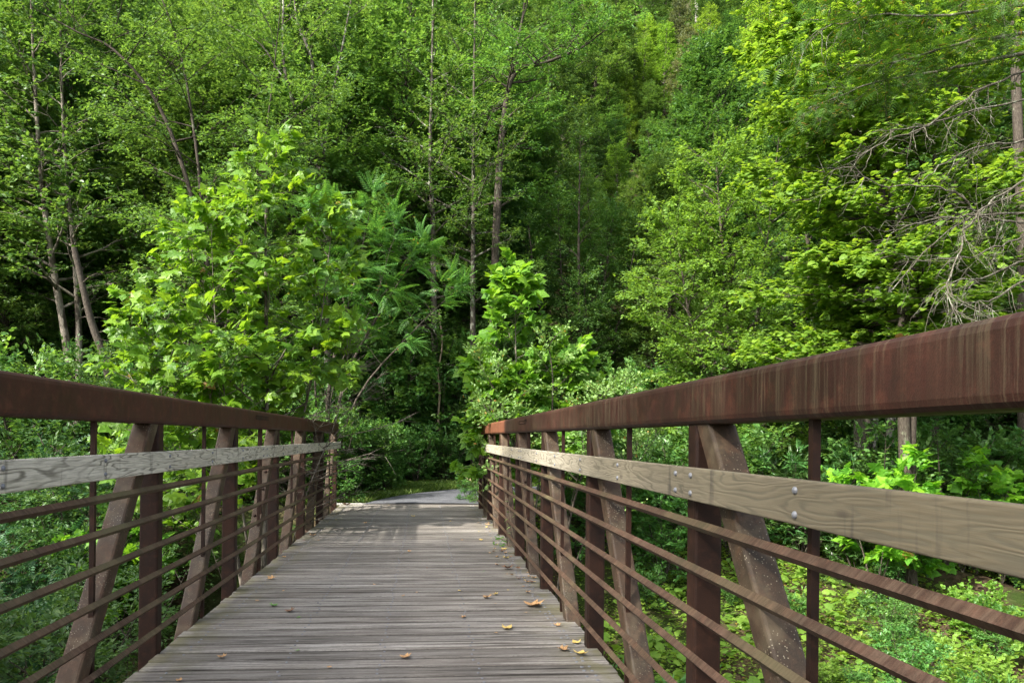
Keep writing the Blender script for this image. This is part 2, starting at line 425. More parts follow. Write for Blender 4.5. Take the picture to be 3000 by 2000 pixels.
_h = [(.16, -.04, 0), (.46, -.02, -.03), (.36, .16, .03), (.66, .42, -.06), (.36, .44, .03), (.30, .60, .03)]
_o = [(0, .04, 0)] + _h + [(0, 1.0, -.10)] + [(-x, y, z) for x, y, z in _h[::-1]]
LEAF['lobed'] = T(_o + [(0, .36, .02)], [(i, (i + 1) % len(_o), len(_o)) for i in range(len(_o))])
_h = [(.3, -.1, 0), (.5, .2, -.04), (.42, .42, .0), (.34, .66, -.02)]
_o = [(0, 0, 0)] + _h + [(0, .95, -.08)] + [(-x, y, z) for x, y, z in _h[::-1]]
LEAF['heart'] = T(_o + [(0, .4, .05)], [(i, (i + 1) % len(_o), len(_o)) for i in range(len(_o))])
def frond(n, ll, droop=0.25, ang=68, wid=.28):
    vs = []; fs = []
    for k in range(n):
        t = 0.12 + 0.86 * k / (n - 1); z = -droop * t * t
        L = ll * (1 - 0.45 * t) * (0.6 + 0.4 * min(1, t * 4))
        for sgn in (-1, 1):
            a = R(ang - 18 * t); dx, dy = sgn * math.sin(a), math.cos(a); b = len(vs)
            vs += [(0, t, z), (dx * L * .4 - dy * L * wid * .5 * sgn, t + dy * L * .4 + abs(dx) * L * wid * .5, z - .02), (dx * L, t + dy * L, z - L * .35),
                   (dx * L * .4 + dy * L * wid * .5 * sgn, t + dy * L * .4 - abs(dx) * L * wid * .5, z - .02)]
            fs += [(b, b + 1, b + 2), (b, b + 2, b + 3)]
    b = len(vs); vs += [(-.008, 0, 0), (.008, 0, 0), (0, 1, -droop)]; fs += [(b, b + 1, b + 2)]
    return T(vs, fs)
LEAF['frond'] = frond(10, .34)
LEAF['locust'] = frond(7, .26, .15, 75, .5)
def spray(n=7):
    vs = []; fs = []
    for k in range(n):
        t = (k + .5) / n
        for sgn in (-1, 1):
            a = R(55); L = .42 * (1 - .7 * t) + .05; b = len(vs); dx, dy = sgn * math.sin(a) * L, math.cos(a) * L
            vs += [(0, t - .012, 0), (dx, t + dy, -.06), (0, t + .05, 0)]; fs += [(b, b + 1, b + 2)]
    return T(vs, fs)
LEAF['needle'] = spray()

def put_leaves(acc, P, D, Nn, size, kind):
    tv, tf = LEAF[kind]
    D = D / (np.linalg.norm(D, axis=1)[:, None] + 1e-9)
    S = np.cross(D, Nn); S /= np.linalg.norm(S, axis=1)[:, None] + 1e-9
    U = np.cross(S, D)
    size = np.broadcast_to(np.asarray(size, float), (len(P),))
    V = P[:, None, :] + size[:, None, None] * (tv[None, :, 0:1] * S[:, None, :] + tv[None, :, 1:2] * D[:, None, :] + tv[None, :, 2:3] * U[:, None, :])
    F = tf[None] + (np.arange(len(P)) * len(tv))[:, None, None]
    acc.add(V.reshape(-1, 3), [F.reshape(-1, 3)])

def rotz(v, a):
    c, s = np.cos(a), np.sin(a)
    return np.stack([v[:, 0] * c - v[:, 1] * s, v[:, 0] * s + v[:, 1] * c, v[:, 2]], 1)

def grow(seed, stems, env, r0=0.15, cb=0.25, limbs=34, sub=7, twigs=6, leaves=9, twig=0.45, leaf=0.12, kind='simple', el=(20, 60),
         droop=0.0, flat=0.5, subr=0.45, asym=(0, 0), lk=5, ldroop=0.15, wood_twigs=False, trunk_k=7, twist=0.35, top=0.15, nb=(0, 0), keep=None):
    """stems: list of local polylines; env(t): crown radius at height fraction t. Returns (wood Acc, leaf Acc)."""
    rng = np.random.default_rng(seed); W = Acc(); L = Acc()
    SP = []; SD = []; SL = []
    for si, st in enumerate(stems):
        st = smooth_path(st, 4); n = len(st)
        rr = r0 * (1 - si * 0.18) * (1 - np.linspace(0, 1, n) ** 1.1 * 0.88)
        rr[0] *= 1.25
        tube(W, st, rr, trunk_k)
        nl = max(3, limbs // len(stems)); z0, z1 = st[0][2], st[-1][2]
        for i in range(nl):
            t = cb + (1 - cb) * ((i + rng.uniform(0, 1)) / nl)
            q = t * (n - 1); a = int(min(q, n - 2)); base = st[a] + (st[a + 1] - st[a]) * (q - a)
            azm = i * 2.399 + rng.normal(0, 0.35) + si * 1.3
            Lm = env(t) * rng.uniform(0.62, 1.12)
            Lm *= 1 + asym[0] * math.cos(azm) + asym[1] * math.sin(azm)
            if Lm < 0.15: Lm = 0.15
            e = R(el[0] + (el[1] - el[0]) * t + rng.normal(0, 8))
            d = np.array([math.cos(azm) * math.cos(e), math.sin(azm) * math.cos(e), math.sin(e)])
            k = 7; pts = [base]; dd = d.copy()
            for j in range(k - 1):
                dd = dd + np.array([rng.normal(0, .09), rng.normal(0, .09), rng.normal(0, .06) - droop * 0.22])
                dd /= np.linalg.norm(dd); pts.append(pts[-1] + dd * Lm / (k - 1))
            pts = np.array(pts); br = max(0.006, rr[a] * 0.5 * (0.5 + 0.5 * min(1, Lm)))
            tube(W, pts, np.linspace(br, 0.005, k), lk)
            ns = max(2, int(round(sub * (0.5 + 0.5 * min(1.5, Lm / 2)))))
            for j in range(ns):
                u = 0.22 + 0.78 * (j + rng.uniform(0, 1)) / ns; qq = u * (k - 1); b = int(min(qq, k - 2))
                p = pts[b] + (pts[b + 1] - pts[b]) * (qq - b); tg = pts[b + 1] - pts[b]; tg = tg / np.linalg.norm(tg)
                sg = 1 if j % 2 else -1
                da = sg * R(rng.uniform(28, 62)); c, s = math.cos(da), math.sin(da)
                d2 = np.array([tg[0] * c - tg[1] * s, tg[0] * s + tg[1] * c, tg[2] * flat + rng.normal(0.05, 0.22)])
                d2 /= np.linalg.norm(d2); l2 = Lm * (subr * (1.05 - u) + 0.16) * rng.uniform(.7, 1.2)
                SP.append(p); SD.append(d2); SL.append(l2)
                mid = p + d2 * l2 * .5 + np.array([0, 0, .03 * l2]); end = p + d2 * l2 - np.array([0, 0, droop * .1 * l2])
                tube(W, [p, mid, end], [max(.004, br * .4), max(.003, br * .25), .002], 3)
            SP.append(pts[-2]); SD.append(pts[-1] - pts[-2]); SL.append(Lm / (k - 1) * 1.2)
        for _ in range(3): SP.append(st[-1] - np.array([0, 0, .1])); SD.append(np.array([rng.normal(0, .4), rng.normal(0, .4), 1.0])); SL.append(top * env(0.6) + .3)
    SP = np.array(SP); SD = np.array(SD); SD /= np.linalg.norm(SD, axis=1)[:, None]; SL = np.array(SL)
    ntw = np.maximum(2, np.round(twigs * np.clip(SL / 0.9, .4, 2.2))).astype(int)
    idx = np.repeat(np.arange(len(SP)), ntw); nT = len(idx)
    u = rng.uniform(0.1, 1.05, nT)
    tp = SP[idx] + SD[idx] * (SL[idx] * u)[:, None]
    td = rotz(SD[idx], rng.choice([-1, 1], nT) * rng.uniform(.3, 1.15, nT)); td[:, 2] = td[:, 2] * flat + rng.normal(.04, .28 + (1 - flat) * 0, nT)
    td /= np.linalg.norm(td, axis=1)[:, None]
    tl = twig * rng.uniform(.6, 1.25, nT)
    if wood_twigs:
        for i in range(nT): tube(W, [tp[i], tp[i] + td[i] * tl[i] * .5 + [0, 0, .01], tp[i] + td[i] * tl[i]], [.004, .003, .0015], 3)
    ix = np.repeat(np.arange(nT), leaves); nL = len(ix)
    v = rng.uniform(.05, 1.0, nL)
    lp = tp[ix] + td[ix] * (tl[ix] * v)[:, None] + rng.normal(0, .03 * twig / .45, (nL, 3))
    if keep is not None:
        kp = keep(lp[:, 0], lp[:, 1], lp[:, 2]); lp = lp[kp]; ix = ix[kp]; nL = len(ix)
    ld = rotz(td[ix], rng.choice([-1, 1], nL) * rng.uniform(.25, 1.3, nL)); ld[:, 2] = ld[:, 2] - ldroop + rng.normal(0, .25, nL)
    nn = np.stack([rng.normal(nb[0], twist, nL), rng.normal(nb[1], twist, nL), np.ones(nL)], 1)
    put_leaves(L, lp, ld, nn, leaf * rng.uniform(.5, 1.2, nL), kind)
    return W, L

def tree(name, label, cat, loc, bark, leafm, group=None, rz=0, **kw):
    W, L = grow(**kw)
    r = thing(name, label, cat, loc, group, rz)
    W.obj('trunk' if kw.get('r0', .15) > .05 else 'stem', bark, r)
    L.obj('crown' if kw.get('r0', .15) > .05 else 'foliage', leafm, r)
    return r

# ------------------------------------------------------------------ ground
def sstep(a, b, x):
    t = np.clip((x - a) / (b - a), 0, 1); return t * t * (3 - 2 * t)
PL = np.array([(-1.3, 15.9), (-1.0, 17.0), (-0.45, 18.4), (0.35, 19.7), (1.2, 20.7), (2.6, 21.6), (5, 22.0), (9, 22.2)])
PR = np.array([(1.6, 15.9), (1.65, 17.0), (1.9, 17.8), (2.6, 18.6), (4, 19.2), (5.5, 19.5), (7, 19.6), (9, 19.7)])
def ground_z(x, y):
    x = np.asarray(x, float); y = np.asarray(y, float)
    left = -2.5 + 2.5 * sstep(9.5, 15.8, y - 0.25 * np.clip(-x - 4, 0, 8))
    right = -2.3 + 1.1 * sstep(10, 19, y) + 1.2 * sstep(17, 21.5, y)
    near = sstep(2.0, 5.0, x)
    z = left * (1 - near) + right * near
    strip = 1 - sstep(3.2, 5.0, np.abs(x + 0.2))
    z = z * (1 - strip) + strip * (-2.6 + 2.6 * sstep(13.5, 15.7, y))
    z = z + 0.62 * np.clip(y - 26, 0, 14) + 0.72 * np.clip(y - 40, 0, 200)
    z = z + 0.30 * np.clip(-x - 9, 0, 30) * sstep(6, 16, y) + 0.12 * np.clip(x - 15, 0, 40) * sstep(10, 20, y)
    bumpy = 0.12 * np.sin(x * 1.7 + 1.3 * np.sin(y * .8)) * np.sin(y * 1.3 + .7) + 0.06 * np.sin(3.9 * x + y)
    flat = np.clip(1 - sstep(4.5, 8, np.abs(x - 1)) , 0, 1) * sstep(14, 15.5, y) * (1 - sstep(23, 25, y))
    return z + bumpy * (1 - flat) - 0.02
xs = np.concatenate([np.linspace(-160, -22, 24), np.linspace(-20, 26, 116), np.linspace(28, 170, 24)])
ys = np.concatenate([np.linspace(-60, -5, 12), np.linspace(-4, 32, 100), np.linspace(33, 260, 60)])
X, Y = np.meshgrid(xs, ys); Z = ground_z(X, Y)
a = Acc(); nx = len(xs)
i, j = np.meshgrid(np.arange(len(ys) - 1), np.arange(nx - 1), indexing='ij'); b = (i * nx + j).ravel()
a.add(np.stack([X.ravel(), Y.ravel(), Z.ravel()], 1), [np.stack([b, b + 1, b + nx + 1, b + nx], 1)], True)
g = a.obj('ground', M['soil']); g['kind'] = 'structure'
# gravel path: from the deck end, bending right
a = Acc(); l = smooth_path(np.c_[PL, np.zeros(len(PL))], 5); r_ = smooth_path(np.c_[PR, np.zeros(len(PR))], 5); cols = 9; n = len(l)
v = np.array([[l[q] * (1 - c) + r_[q] * c for c in np.linspace(0, 1, cols)] for q in range(n)]); v[:, :, 2] = 0.015 + 0.02 * np.sin(np.linspace(0, math.pi, cols))[None]
i, j = np.meshgrid(np.arange(n - 1), np.arange(cols - 1), indexing='ij'); b = (i * cols + j).ravel()
a.add(v.reshape(-1, 3), [np.stack([b, b + 1, b + cols + 1, b + cols], 1)], True)
p = a.obj('gravel_path', M['gravel']); p['kind'] = 'structure'

# ------------------------------------------------------------------ bridge
BY = 6.0
bridge = thing('footbridge', 'rust brown steel truss footbridge with grey timber deck and rub rails leading into the woods', 'bridge', (0, BY, 0))
def part(a, name, mat, loc=(0, 0, 0)): return a.obj(name, mat, bridge, loc)
XL, XR = -1.77, 1.16
Y0, BAY = 1.06, 1.9937               # centre of post 0, bay length
posts = [Y0 + k * BAY for k in range(-2, 8)]
Yb, Ye = posts[0] - 0.06, posts[-1] + 0.06
rngb = random.Random(4)
for s, xf in ((-1, XL), (1, XR)):
    xo = xf + s * 0.152
    lo, hi = min(xf, xo), max(xf, xo)
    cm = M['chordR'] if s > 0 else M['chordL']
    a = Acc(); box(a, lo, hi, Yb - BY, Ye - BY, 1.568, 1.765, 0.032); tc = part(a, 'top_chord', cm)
    a = Acc(); box(a, lo, hi, Yb - BY, Ye - BY, -0.98, -0.82, 0.02); part(a, 'bottom_chord', M['steel'])
    # posts
    pa, pb = sorted((xf + s * 0.024, xf + s * 0.148))
    me = None
    def vbox(x0, x1, y0, y1, z0, z1, bev=0.012):
        a = Acc(); pr = []
        for cxx, cyy, a0 in ((x1 - bev, y1 - bev, 0), (x0 + bev, y1 - bev, 90), (x0 + bev, y0 + bev, 180), (x1 - bev, y0 + bev, 270)):
            for k in range(3): an = R(a0 + k * 45); pr.append((cxx + bev * math.cos(an), cyy + bev * math.sin(an)))
        prism(a, pr, 'z', z0, z1); return a
    pm = vbox(pa, pb, -0.05, 0.05, -0.82, 1.568).mesh('post', M['steel'])
    for k, py in enumerate(posts): link('post', pm, bridge, (0, py - BY, 0))
    # diagonals: from the top at each post down towards the viewer
    def diag_profile(thk=0.10):
        top = np.array([-0.06 - thk * .5, 1.568]); bot = np.array([-1.80, -0.82])
        d = (bot - top) / np.linalg.norm(bot - top); nrm = np.array([-d[1], d[0]])
        return top, bot, d, nrm
    top, bot, d, nrm = diag_profile()
    hw = 0.058 / abs(d[1])           # half width measured along y
    pr = [(top[0] - hw, 1.568), (top[0] + hw, 1.568), (bot[0] + hw, -0.82), (bot[0] - hw, -0.82)]
    a = Acc(); bv = 0.014
    da_, db_ = pa + 0.002, pb - 0.002
    def ring(x, ins): return [(x, q[0] + (ins if n_ in (0, 3) else -ins), q[1]) for n_, q in enumerate(pr)]
    V = ring(da_, bv) + ring(da_ + bv * .3, bv * .3) + ring(da_ + bv, 0) + ring(db_ - bv, 0) + ring(db_ - bv * .3, bv * .3) + ring(db_, bv)
    F = [(q * 4 + i, q * 4 + (i + 1) % 4, q * 4 + 4 + (i + 1) % 4, q * 4 + 4 + i) for q in range(5) for i in range(4)] + [(3, 2, 1, 0), (20, 21, 22, 23)]
    a.add(V, [np.array(F)])
    dm = a.mesh('diagonal', M['diag'])
    for k in range(1, len(posts)):
        dg = link('diagonal', dm, bridge, (0, posts[k] - BY, 0))
        if k == 6:                    # the bolted splice on this diagonal's near face
            a = Acc(); e0 = 0.52; e1 = 1.15
            def onface(z, off): 
                f = (1.568 - z) / (1.568 + 0.82); yy = pr[0][0] + (pr[3][0] - pr[0][0]) * f; return yy - off
            vv = []
            for z in (e0, e1):
                for x in (pa + 0.012, pb - 0.012):
                    for off in (-0.004, 0.010): vv.append((x, onface(z, off), z))
            a.add(vv, [np.array([(0, 1, 3, 2), (4, 6, 7, 5), (0, 4, 5, 1), (2, 3, 7, 6), (0, 2, 6, 4), (1, 5, 7, 3)])])
            pl = a.obj('splice_plate', M['diag'], bridge, (0, posts[k] - BY, 0))
            for q in range(6):
                z = 0.60 + q * 0.095; xx = (pa + pb) / 2 + (0.022 if q % 2 else -0.022)
                a = Acc(); tube(a, [(xx, onface(z, 0.008), z), (xx, onface(z, 0.024), z - .003), (xx, onface(z, 0.030), z - .004)], [0.017, 0.016, 0.006], 6, False)
                a.obj('bolt', M['steel'], pl)
    # hanger rods at mid bay, a pair at the splice
    rm = Acc(); box(rm, -0.013, 0.013, -0.013, 0.013, -0.82, 1.568); rme = rm.mesh('hanger_rod', M['steel'])
    for k in range(-2, 7):
        yr = Y0 + (k + 0.53) * BAY
        link('hanger_rod', rme, bridge, (xf + s * 0.055, yr - BY, 0))
        if k == 3: link('hanger_rod', rme, bridge, (xf + s * 0.055, yr + 0.085 - BY, 0))
    # six horizontal angle rails, heel towards the deck, jointed at the splice
    ysp = Y0 + 3.53 * BAY + 0.04
    for zc in (1.133, 0.938, 0.744, 0.551, 0.358, 0.166):
        for (ya, yb) in ((Yb, ysp - 0.006), (ysp + 0.006, Ye)):
            a = Acc(); h = 0.0235; q = 0.0065
            prf = [(xf, zc), (xf + s * h, zc + h), (xf + s * (h + q * .2), zc + h - q), (xf + s * q * 1.5, zc), (xf + s * (h + q * .2), zc - h + q), (xf + s * h, zc - h)]
            if s < 0: prf = prf[::-1]
            prism(a, prf, 'y', ya - BY, yb - BY); part(a, 'rail', M['railst'])
    # timber rub rail in lengths
    xw = xf - s * 0.022; xw2 = xw + s * 0.038
    cuts = [-2.95, -0.9, 3.03, 8.05 if s < 0 else 8.30, 15.28]
    for q in range(len(cuts) - 1):
        a = Acc(); box(a, min(xw, xw2), max(xw, xw2), cuts[q] + 0.002 - BY, cuts[q + 1] - 0.002 - BY, 1.243, 1.383, 0.006)
        bd = part(a, 'rub_rail_board', M['board'])
        ybs = [cuts[q] + 0.09, cuts[q + 1] - 0.09]
        ybs += [Y0 + k * BAY * 0.5 + 0.03 for k in range(-4, 16) if cuts[q] + 0.35 < Y0 + k * BAY * 0.5 < cuts[q + 1] - 0.3]
        for yy in ybs:
            for zz in (1.275, 1.350):
                a = Acc(); an = np.arange(8) * math.pi / 4
                tube(a, [(xw + s * .001, yy - BY, zz), (xw - s * .005, yy - BY, zz), (xw - s * .0085, yy - BY, zz), (xw - s * .0095, yy - BY, zz)], [.0125, .0115, .007, .001], 8)
                a.obj('bolt', M['bolt'], bd)
    # small welded mark: a double row of short beads
    y0m = 7.68 if s < 0 else 7.95
    a = Acc(); npt = 41; rows = [(1.718, 0), (1.711, 1), (1.700, .55), (1.692, .35), (1.684, .55), (1.673, 1), (1.665, 0)]; vv = []
    for q in range(npt):
        yy = y0m + q * 0.62 / (npt - 1); rib = .5 - .5 * math.cos(q * math.pi / 2)
        for zz, hh in rows: vv.append((xf + s * .002 - s * (.003 + .011 * hh * (.25 + .75 * rib)), yy - BY, zz))
    nr = len(rows); F = np.array([(q * nr + r1, q * nr + r1 + 1, (q + 1) * nr + r1 + 1, (q + 1) * nr + r1) for q in range(npt - 1) for r1 in range(nr - 1)]); a.add(vv, [F])
    a.obj('weld_mark', M['steel'], tc)
# floor beams, stringers
for py in posts:
    a = Acc(); box(a, -1.9, 1.29, py - 0.05 - BY, py + 0.05 - BY, -0.82, -0.62); part(a, 'floor_beam', M['steel'])
for xx in (-1.6, -0.9, -0.27, 0.37, 1.07):
    a = Acc(); box(a, xx - 0.04, xx + 0.04, Yb - BY, 15.75 - BY, -0.62, -0.075); part(a, 'stringer', M['steel'])
# planks
pitch = 0.1878; ns = 98; rp = np.random.default_rng(8)
for q in range(ns):
    y1 = 15.93 - q * pitch; y0 = y1 - pitch + 0.014 + rp.uniform(-.0015, .0015)
    xl = -1.793 + rp.uniform(-.012, .012); xr = 1.262 + rp.uniform(-.012, .012)
    a = Acc(); nx_ = 26; X_ = np.linspace(xl, xr, nx_)
    hts = rp.uniform(-.0025, .0025) + np.cumsum(rp.normal(0, .0006, nx_)); jit = np.cumsum(rp.normal(0, .0005, nx_))
    pr_ = [(0, -.07), (0, -.009), (.005, 0), (.5, -.002), (1 - .005, 0), (1, -.009), (1, -.07)]
    vv = []
    for c in range(nx_):
        for (u_, z_) in pr_:
            uy = y0 + (y1 - y0) * u_ if u_ not in (.005, .995) else (y0 + .005 if u_ == .005 else y1 - .005)
            vv.append((X_[c], uy + jit[c] * .5 - BY, z_ + hts[c] * .8 if z_ > -.05 else z_))
    npf = len(pr_)
    F = [(c * npf + k, c * npf + (k + 1) % npf, (c + 1) * npf + (k + 1) % npf, (c + 1) * npf + k) for c in range(nx_ - 1) for k in range(npf)]
    a.add(vv, [np.array(F), np.array([tuple(range(npf))[::-1], tuple(range((nx_ - 1) * npf, nx_ * npf))])])
    for xx in (-1.6, -0.9, -0.27, 0.37, 1.05, 1.11):
        for fy in (.27, .73):
            if rp.random() < .1: continue
            px = xx + rp.normal(0, .012); py = y0 + (y1 - y0) * fy - BY + rp.normal(0, .006)
            z_ = float(np.interp(px, X_, hts)) * .8 - .001
            r1 = .0095 if xx < 1 else .012
            tube(a, [(px, py, z_ - .002), (px, py, z_ + .003), (px, py, z_ + .0045), (px, py, z_ + .005)], [r1, r1, r1 * .6, .001], 6, True, 1)
    part(a, 'deck_plank', [M['deck'], M['bolt']])
# concrete abutment at the far end
ab = Acc(); box(ab, -2.1, 1.75, 15.945, 16.12, -2.6, 0.004); box(ab, -2.1, 1.75, 15.55, 15.945, -2.6, -0.72)
tag(ab.obj('abutment', M['conc']), 'pale concrete abutment edge where the deck meets the gravel path', 'abutment')

# ------------------------------------------------------------------ fallen leaves on the deck
def fallen_mesh(kind, size, seed, mat, curl):
    rg = np.random.default_rng(seed); tv, tf = LEAF[kind]; v = tv.copy() * size; v[:, 1] -= size * .45
    rad2 = (v[:, 0] ** 2 + v[:, 1] ** 2)
    v[:, 2] = curl * rad2 / size + rg.uniform(0, .003, len(v)) + .004
    a = Acc(); a.add(v, [tf]); return a.mesh('fallen_leaf', mat)
lm = {'o': plainmat("orange_dry_leaf", (0.46, 0.27, 0.12), .7, 0, .35, 60), 'y': plainmat("yellow_dry_leaf", (0.62, 0.45, 0.13), .7, 0, .3, 60),
      'g': plainmat("green_fresh_leaf", (0.12, 0.28, 0.05), .5, 0, .3, 60), 'b': plainmat("brown_dry_leaf", (0.22, 0.12, 0.07), .8, 0, .4, 60)}
FL = [(-1.57,7.54,'O'),(-1.33,6.98,'o'),(-1.68,8.89,'o'),(-1.64,10.85,'O'),(-0.98,12.38,'o'),(-1.54,12.89,'y'),(-1.29,6.37,'g'),(-1.01,5.96,'g'),(-1.12,6.16,'b'),(-0.86,5.04,'g'),(-1.34,4.91,'o'),(-0.59,4.67,'o'),(-0.1,4.84,'o'),(-0.18,6.71,'o'),(-0.48,7.25,'o'),(-0.05,6.88,'o'),(0.37,6.92,'y'),(0.34,5.9,'o'),(0.61,6.62,'O'),(0.66,6.39,'o'),(0.57,5.43,'o'),(0.68,5.54,'Y'),(0.85,6.95,'y'),(0.7,6.76,'y'),(1.0,6.24,'B'),(0.89,6.05,'o'),(1.01,4.95,'O'),(1.11,4.86,'Y'),(1.13,5.13,'y'),(1.09,5.61,'o'),(1.1,7.34,'o'),(0.99,8.1,'B'),(1.1,8.13,'o'),(0.88,8.33,'o'),(1.05,8.81,'y'),(0.87,9.2,'o'),(0.94,8.89,'o'),(0.98,9.55,'o'),(1.1,9.48,'y'),(1.03,10.59,'y'),(0.69,7.94,'g'),(0.94,7.78,'o'),(-0.16,10.54,'y'),(-0.17,13.44,'y'),(0.49,12.67,'y'),(-1.46,4.45,'o'),(-1.48,6.57,'o'),(-1.21,11.32,'b'),(-1.49,10.39,'o'),(0.57,10.35,'o'),(-1.69,10.36,'b'),(-0.17,9.31,'o'),(0.06,8.15,'b'),(0.9,11.32,'y'),(0.85,10.35,'y'),(1.15,12.4,'o'),(1.1,12.3,'y'),(1.1,9.75,'g'),(-1.66,15.6,'B'),(-0.74,15.6,'y')]
colw = {'o': 'orange', 'y': 'pale yellow', 'g': 'green', 'b': 'dark brown'}
special = {18: 'larger curled orange fallen leaf right of the deck centre', 26: 'bright orange cupped leaf near the lower right deck edge', 27: 'yellow and green leaf lying against the lower right deck edge',
           24: 'big crumpled tan leaf by the right deck edge, largest on the planks', 21: 'pale yellow-green lobed leaf touching an orange one on the deck', 0: 'orange curled leaf on the left half of the deck, largest there',
           31: 'dark brown crumpled leaf in the litter along the right deck edge', 58: 'big brown curled leaf at the far left corner of the deck', 3: 'orange leaf near the left rail on the far deck'}
rl = random.Random(3); pool = {}
for c in 'oygb':
    pool[c] = [fallen_mesh(k, sz, 10 * n_ + ord(c), lm[c], cu) for n_, (k, sz, cu) in enumerate((('oval', .075, .5), ('heart', .07, .9), ('lobed', .085, .7), ('oval', .055, .2)))]
for n_, (x, y, c) in enumerate(FL):
    big = c.isupper(); cc = c.lower()
    if cc == 'b' and n_ in (24,): cc = 'o'
    me = pool[cc][2 if big else rl.randrange(4)]
    o = link('fallen_leaf', me, None, (x, y, 0.002)); o.rotation_euler = (rl.uniform(-.12, .12), rl.uniform(-.12, .12), rl.uniform(0, 6.28))
    k = {24: 1.9, 31: 1.5, 58: 2.0, 0: 1.2}.get(n_, 1.05 if big else rl.uniform(.55, .95)); o.scale = (k,) * 3
    tag(o, special.get(n_, 'small %s fallen leaf lying flat on the grey deck planks' % colw[cc]), 'leaf', 'fallen leaves on the deck')
for n_ in range(46):    # crumbs of litter gathered along the right edge
    cc = 'oybo'[rl.randrange(4)]
    x = 1.2 - abs(rl.gauss(0, .13)); y = rl.uniform(6.8, 13.5)
    o = link('fallen_leaf', pool[cc][rl.randrange(4)], None, (x, y, 0.003)); o.rotation_euler = (rl.uniform(-.2, .2), rl.uniform(-.2, .2), rl.uniform(0, 6.28)); k = rl.uniform(.35, .75); o.scale = (k,) * 3
    tag(o, 'tiny dry leaf scrap among the litter along the right deck edge', 'leaf scrap', 'leaf scraps along the right deck edge')
o = link('fallen_leaf', pool['y'][1], None, (1.24, 1.76, 1.768)); o.scale = (.5,) * 3; tag(o, 'yellow leaf lying on top of the right steel top chord', 'leaf', 'fallen leaves on the deck')

# ------------------------------------------------------------------ trees with a place of their own
def gz(x, y): return float(ground_z(x, y))
def rel(P, base): return [tuple(np.array(p, float) - np.array(base)) for p in P]

# young sycamore beyond the left rail
b = (-2.55, 11.6, gz(-2.55, 11.6))
tree('sycamore_sapling', 'young bushy sycamore with large bright lobed leaves rising behind the left handrail', 'sapling', b, M['barkpale'], M['l_syc'],
     seed=11, stems=[[(0, 0, 0), (.05, 0, 4), (-.02, .1, 7), (.0, 0, 8.45)], [(0, 0, 0), (-.6, .2, 3), (-1.0, .3, 5.2), (-1.25, .3, 7.2)],
     [(0, 0, 0), (.4, .4, 3.5), (.75, .5, 5.5), (1.0, .4, 7.6)], [(.1, 0, 0), (-.3, -.4, 3.5), (-.65, -.3, 5.5), (-.8, -.2, 7.5)], [(0, 0, 0), (.6, -.1, 2.8), (1.15, .1, 4.4), (1.35, .2, 5.7)],
     [(0, 0, 0), (-.8, -.3, 2.6), (-1.4, -.2, 4.2), (-1.85, 0, 6.0)]],
     env=lambda t: 1.45 * (1 - t) ** .8 + .35, r0=.05, cb=.26, limbs=170, sub=5, twigs=4, leaves=4, twig=.4, leaf=.185, keep=lambda x, y, z: (x < .62 - .45 * np.clip(4.7 - z, 0, 9)) | ((z > 4.9) & (x < 1.45)), kind='lobed', el=(15, 45), subr=.4, ldroop=.4, twist=.75, nb=(-.2, -.7), wood_twigs=True, lk=4)
# young sycamore beyond the right rail
b = (1.95, 13.6, gz(1.95, 13.6))
tree('sycamore_sapling', 'small sycamore with a pointed top of bright lobed leaves behind the far right handrail', 'sapling', b, M['barkpale'], M['l_syc'],
     seed=5, stems=[[(0, 0, 0), (-.1, 0, 3.5), (-.2, 0, 6), (-.22, 0, 7.1)], [(0, 0, 0), (.3, .1, 3.2), (.7, .1, 4.8), (.9, .1, 5.7)], [(0, 0, 0), (-.3, .1, 3.2), (-.6, .1, 4.6), (-.8, .1, 5.3)], [(0, 0, 0), (.7, .2, 3.0), (1.3, .2, 4.3), (1.6, .2, 5)]],
     env=lambda t: 1.15 * (1 - t) + .25, r0=.03, cb=.32, limbs=100, sub=4, twigs=3, leaves=5, twig=.32, leaf=.22, kind='lobed', el=(15, 50), subr=.4, ldroop=.4, twist=.75, nb=(-.2, -.7), wood_twigs=True, lk=4)
# sumac leaning over the path mouth
b = (-2.4, 17.2, gz(-2.4, 17.2))
tree('sumac_tree', 'sumac with long feathery fronds arching right over the mouth of the path', 'tree', b, M['bark'], M['l_sumac'],
     seed=21, stems=[[(0, 0, 0), (.2, -.1, 3), (.7, -.2, 5.0), (1.1, -.3, 6.9)], [(0, 0, 0), (.5, 0, 2.8), (1.5, 0, 4.8), (2.3, 0, 6.0)], [(.1, 0, 0), (.8, -.1, 2.4), (2.1, -.2, 4.0), (3.1, -.3, 5.0)],
     [(0, 0, 0), (-.2, -.2, 3.5), (-.2, -.3, 5.6), (0, -.4, 7.0)], [(0, 0, 0), (.3, -.3, 2.8), (1.2, -.5, 4.6), (1.7, -.7, 6.3)]],
     env=lambda t: .9 * (1 - t) + .35, r0=.06, cb=.45, limbs=44, sub=3, twigs=2, leaves=3, twig=.3, leaf=.44, kind='frond', el=(25, 60), subr=.3, ldroop=.25, twist=.35, lk=4)
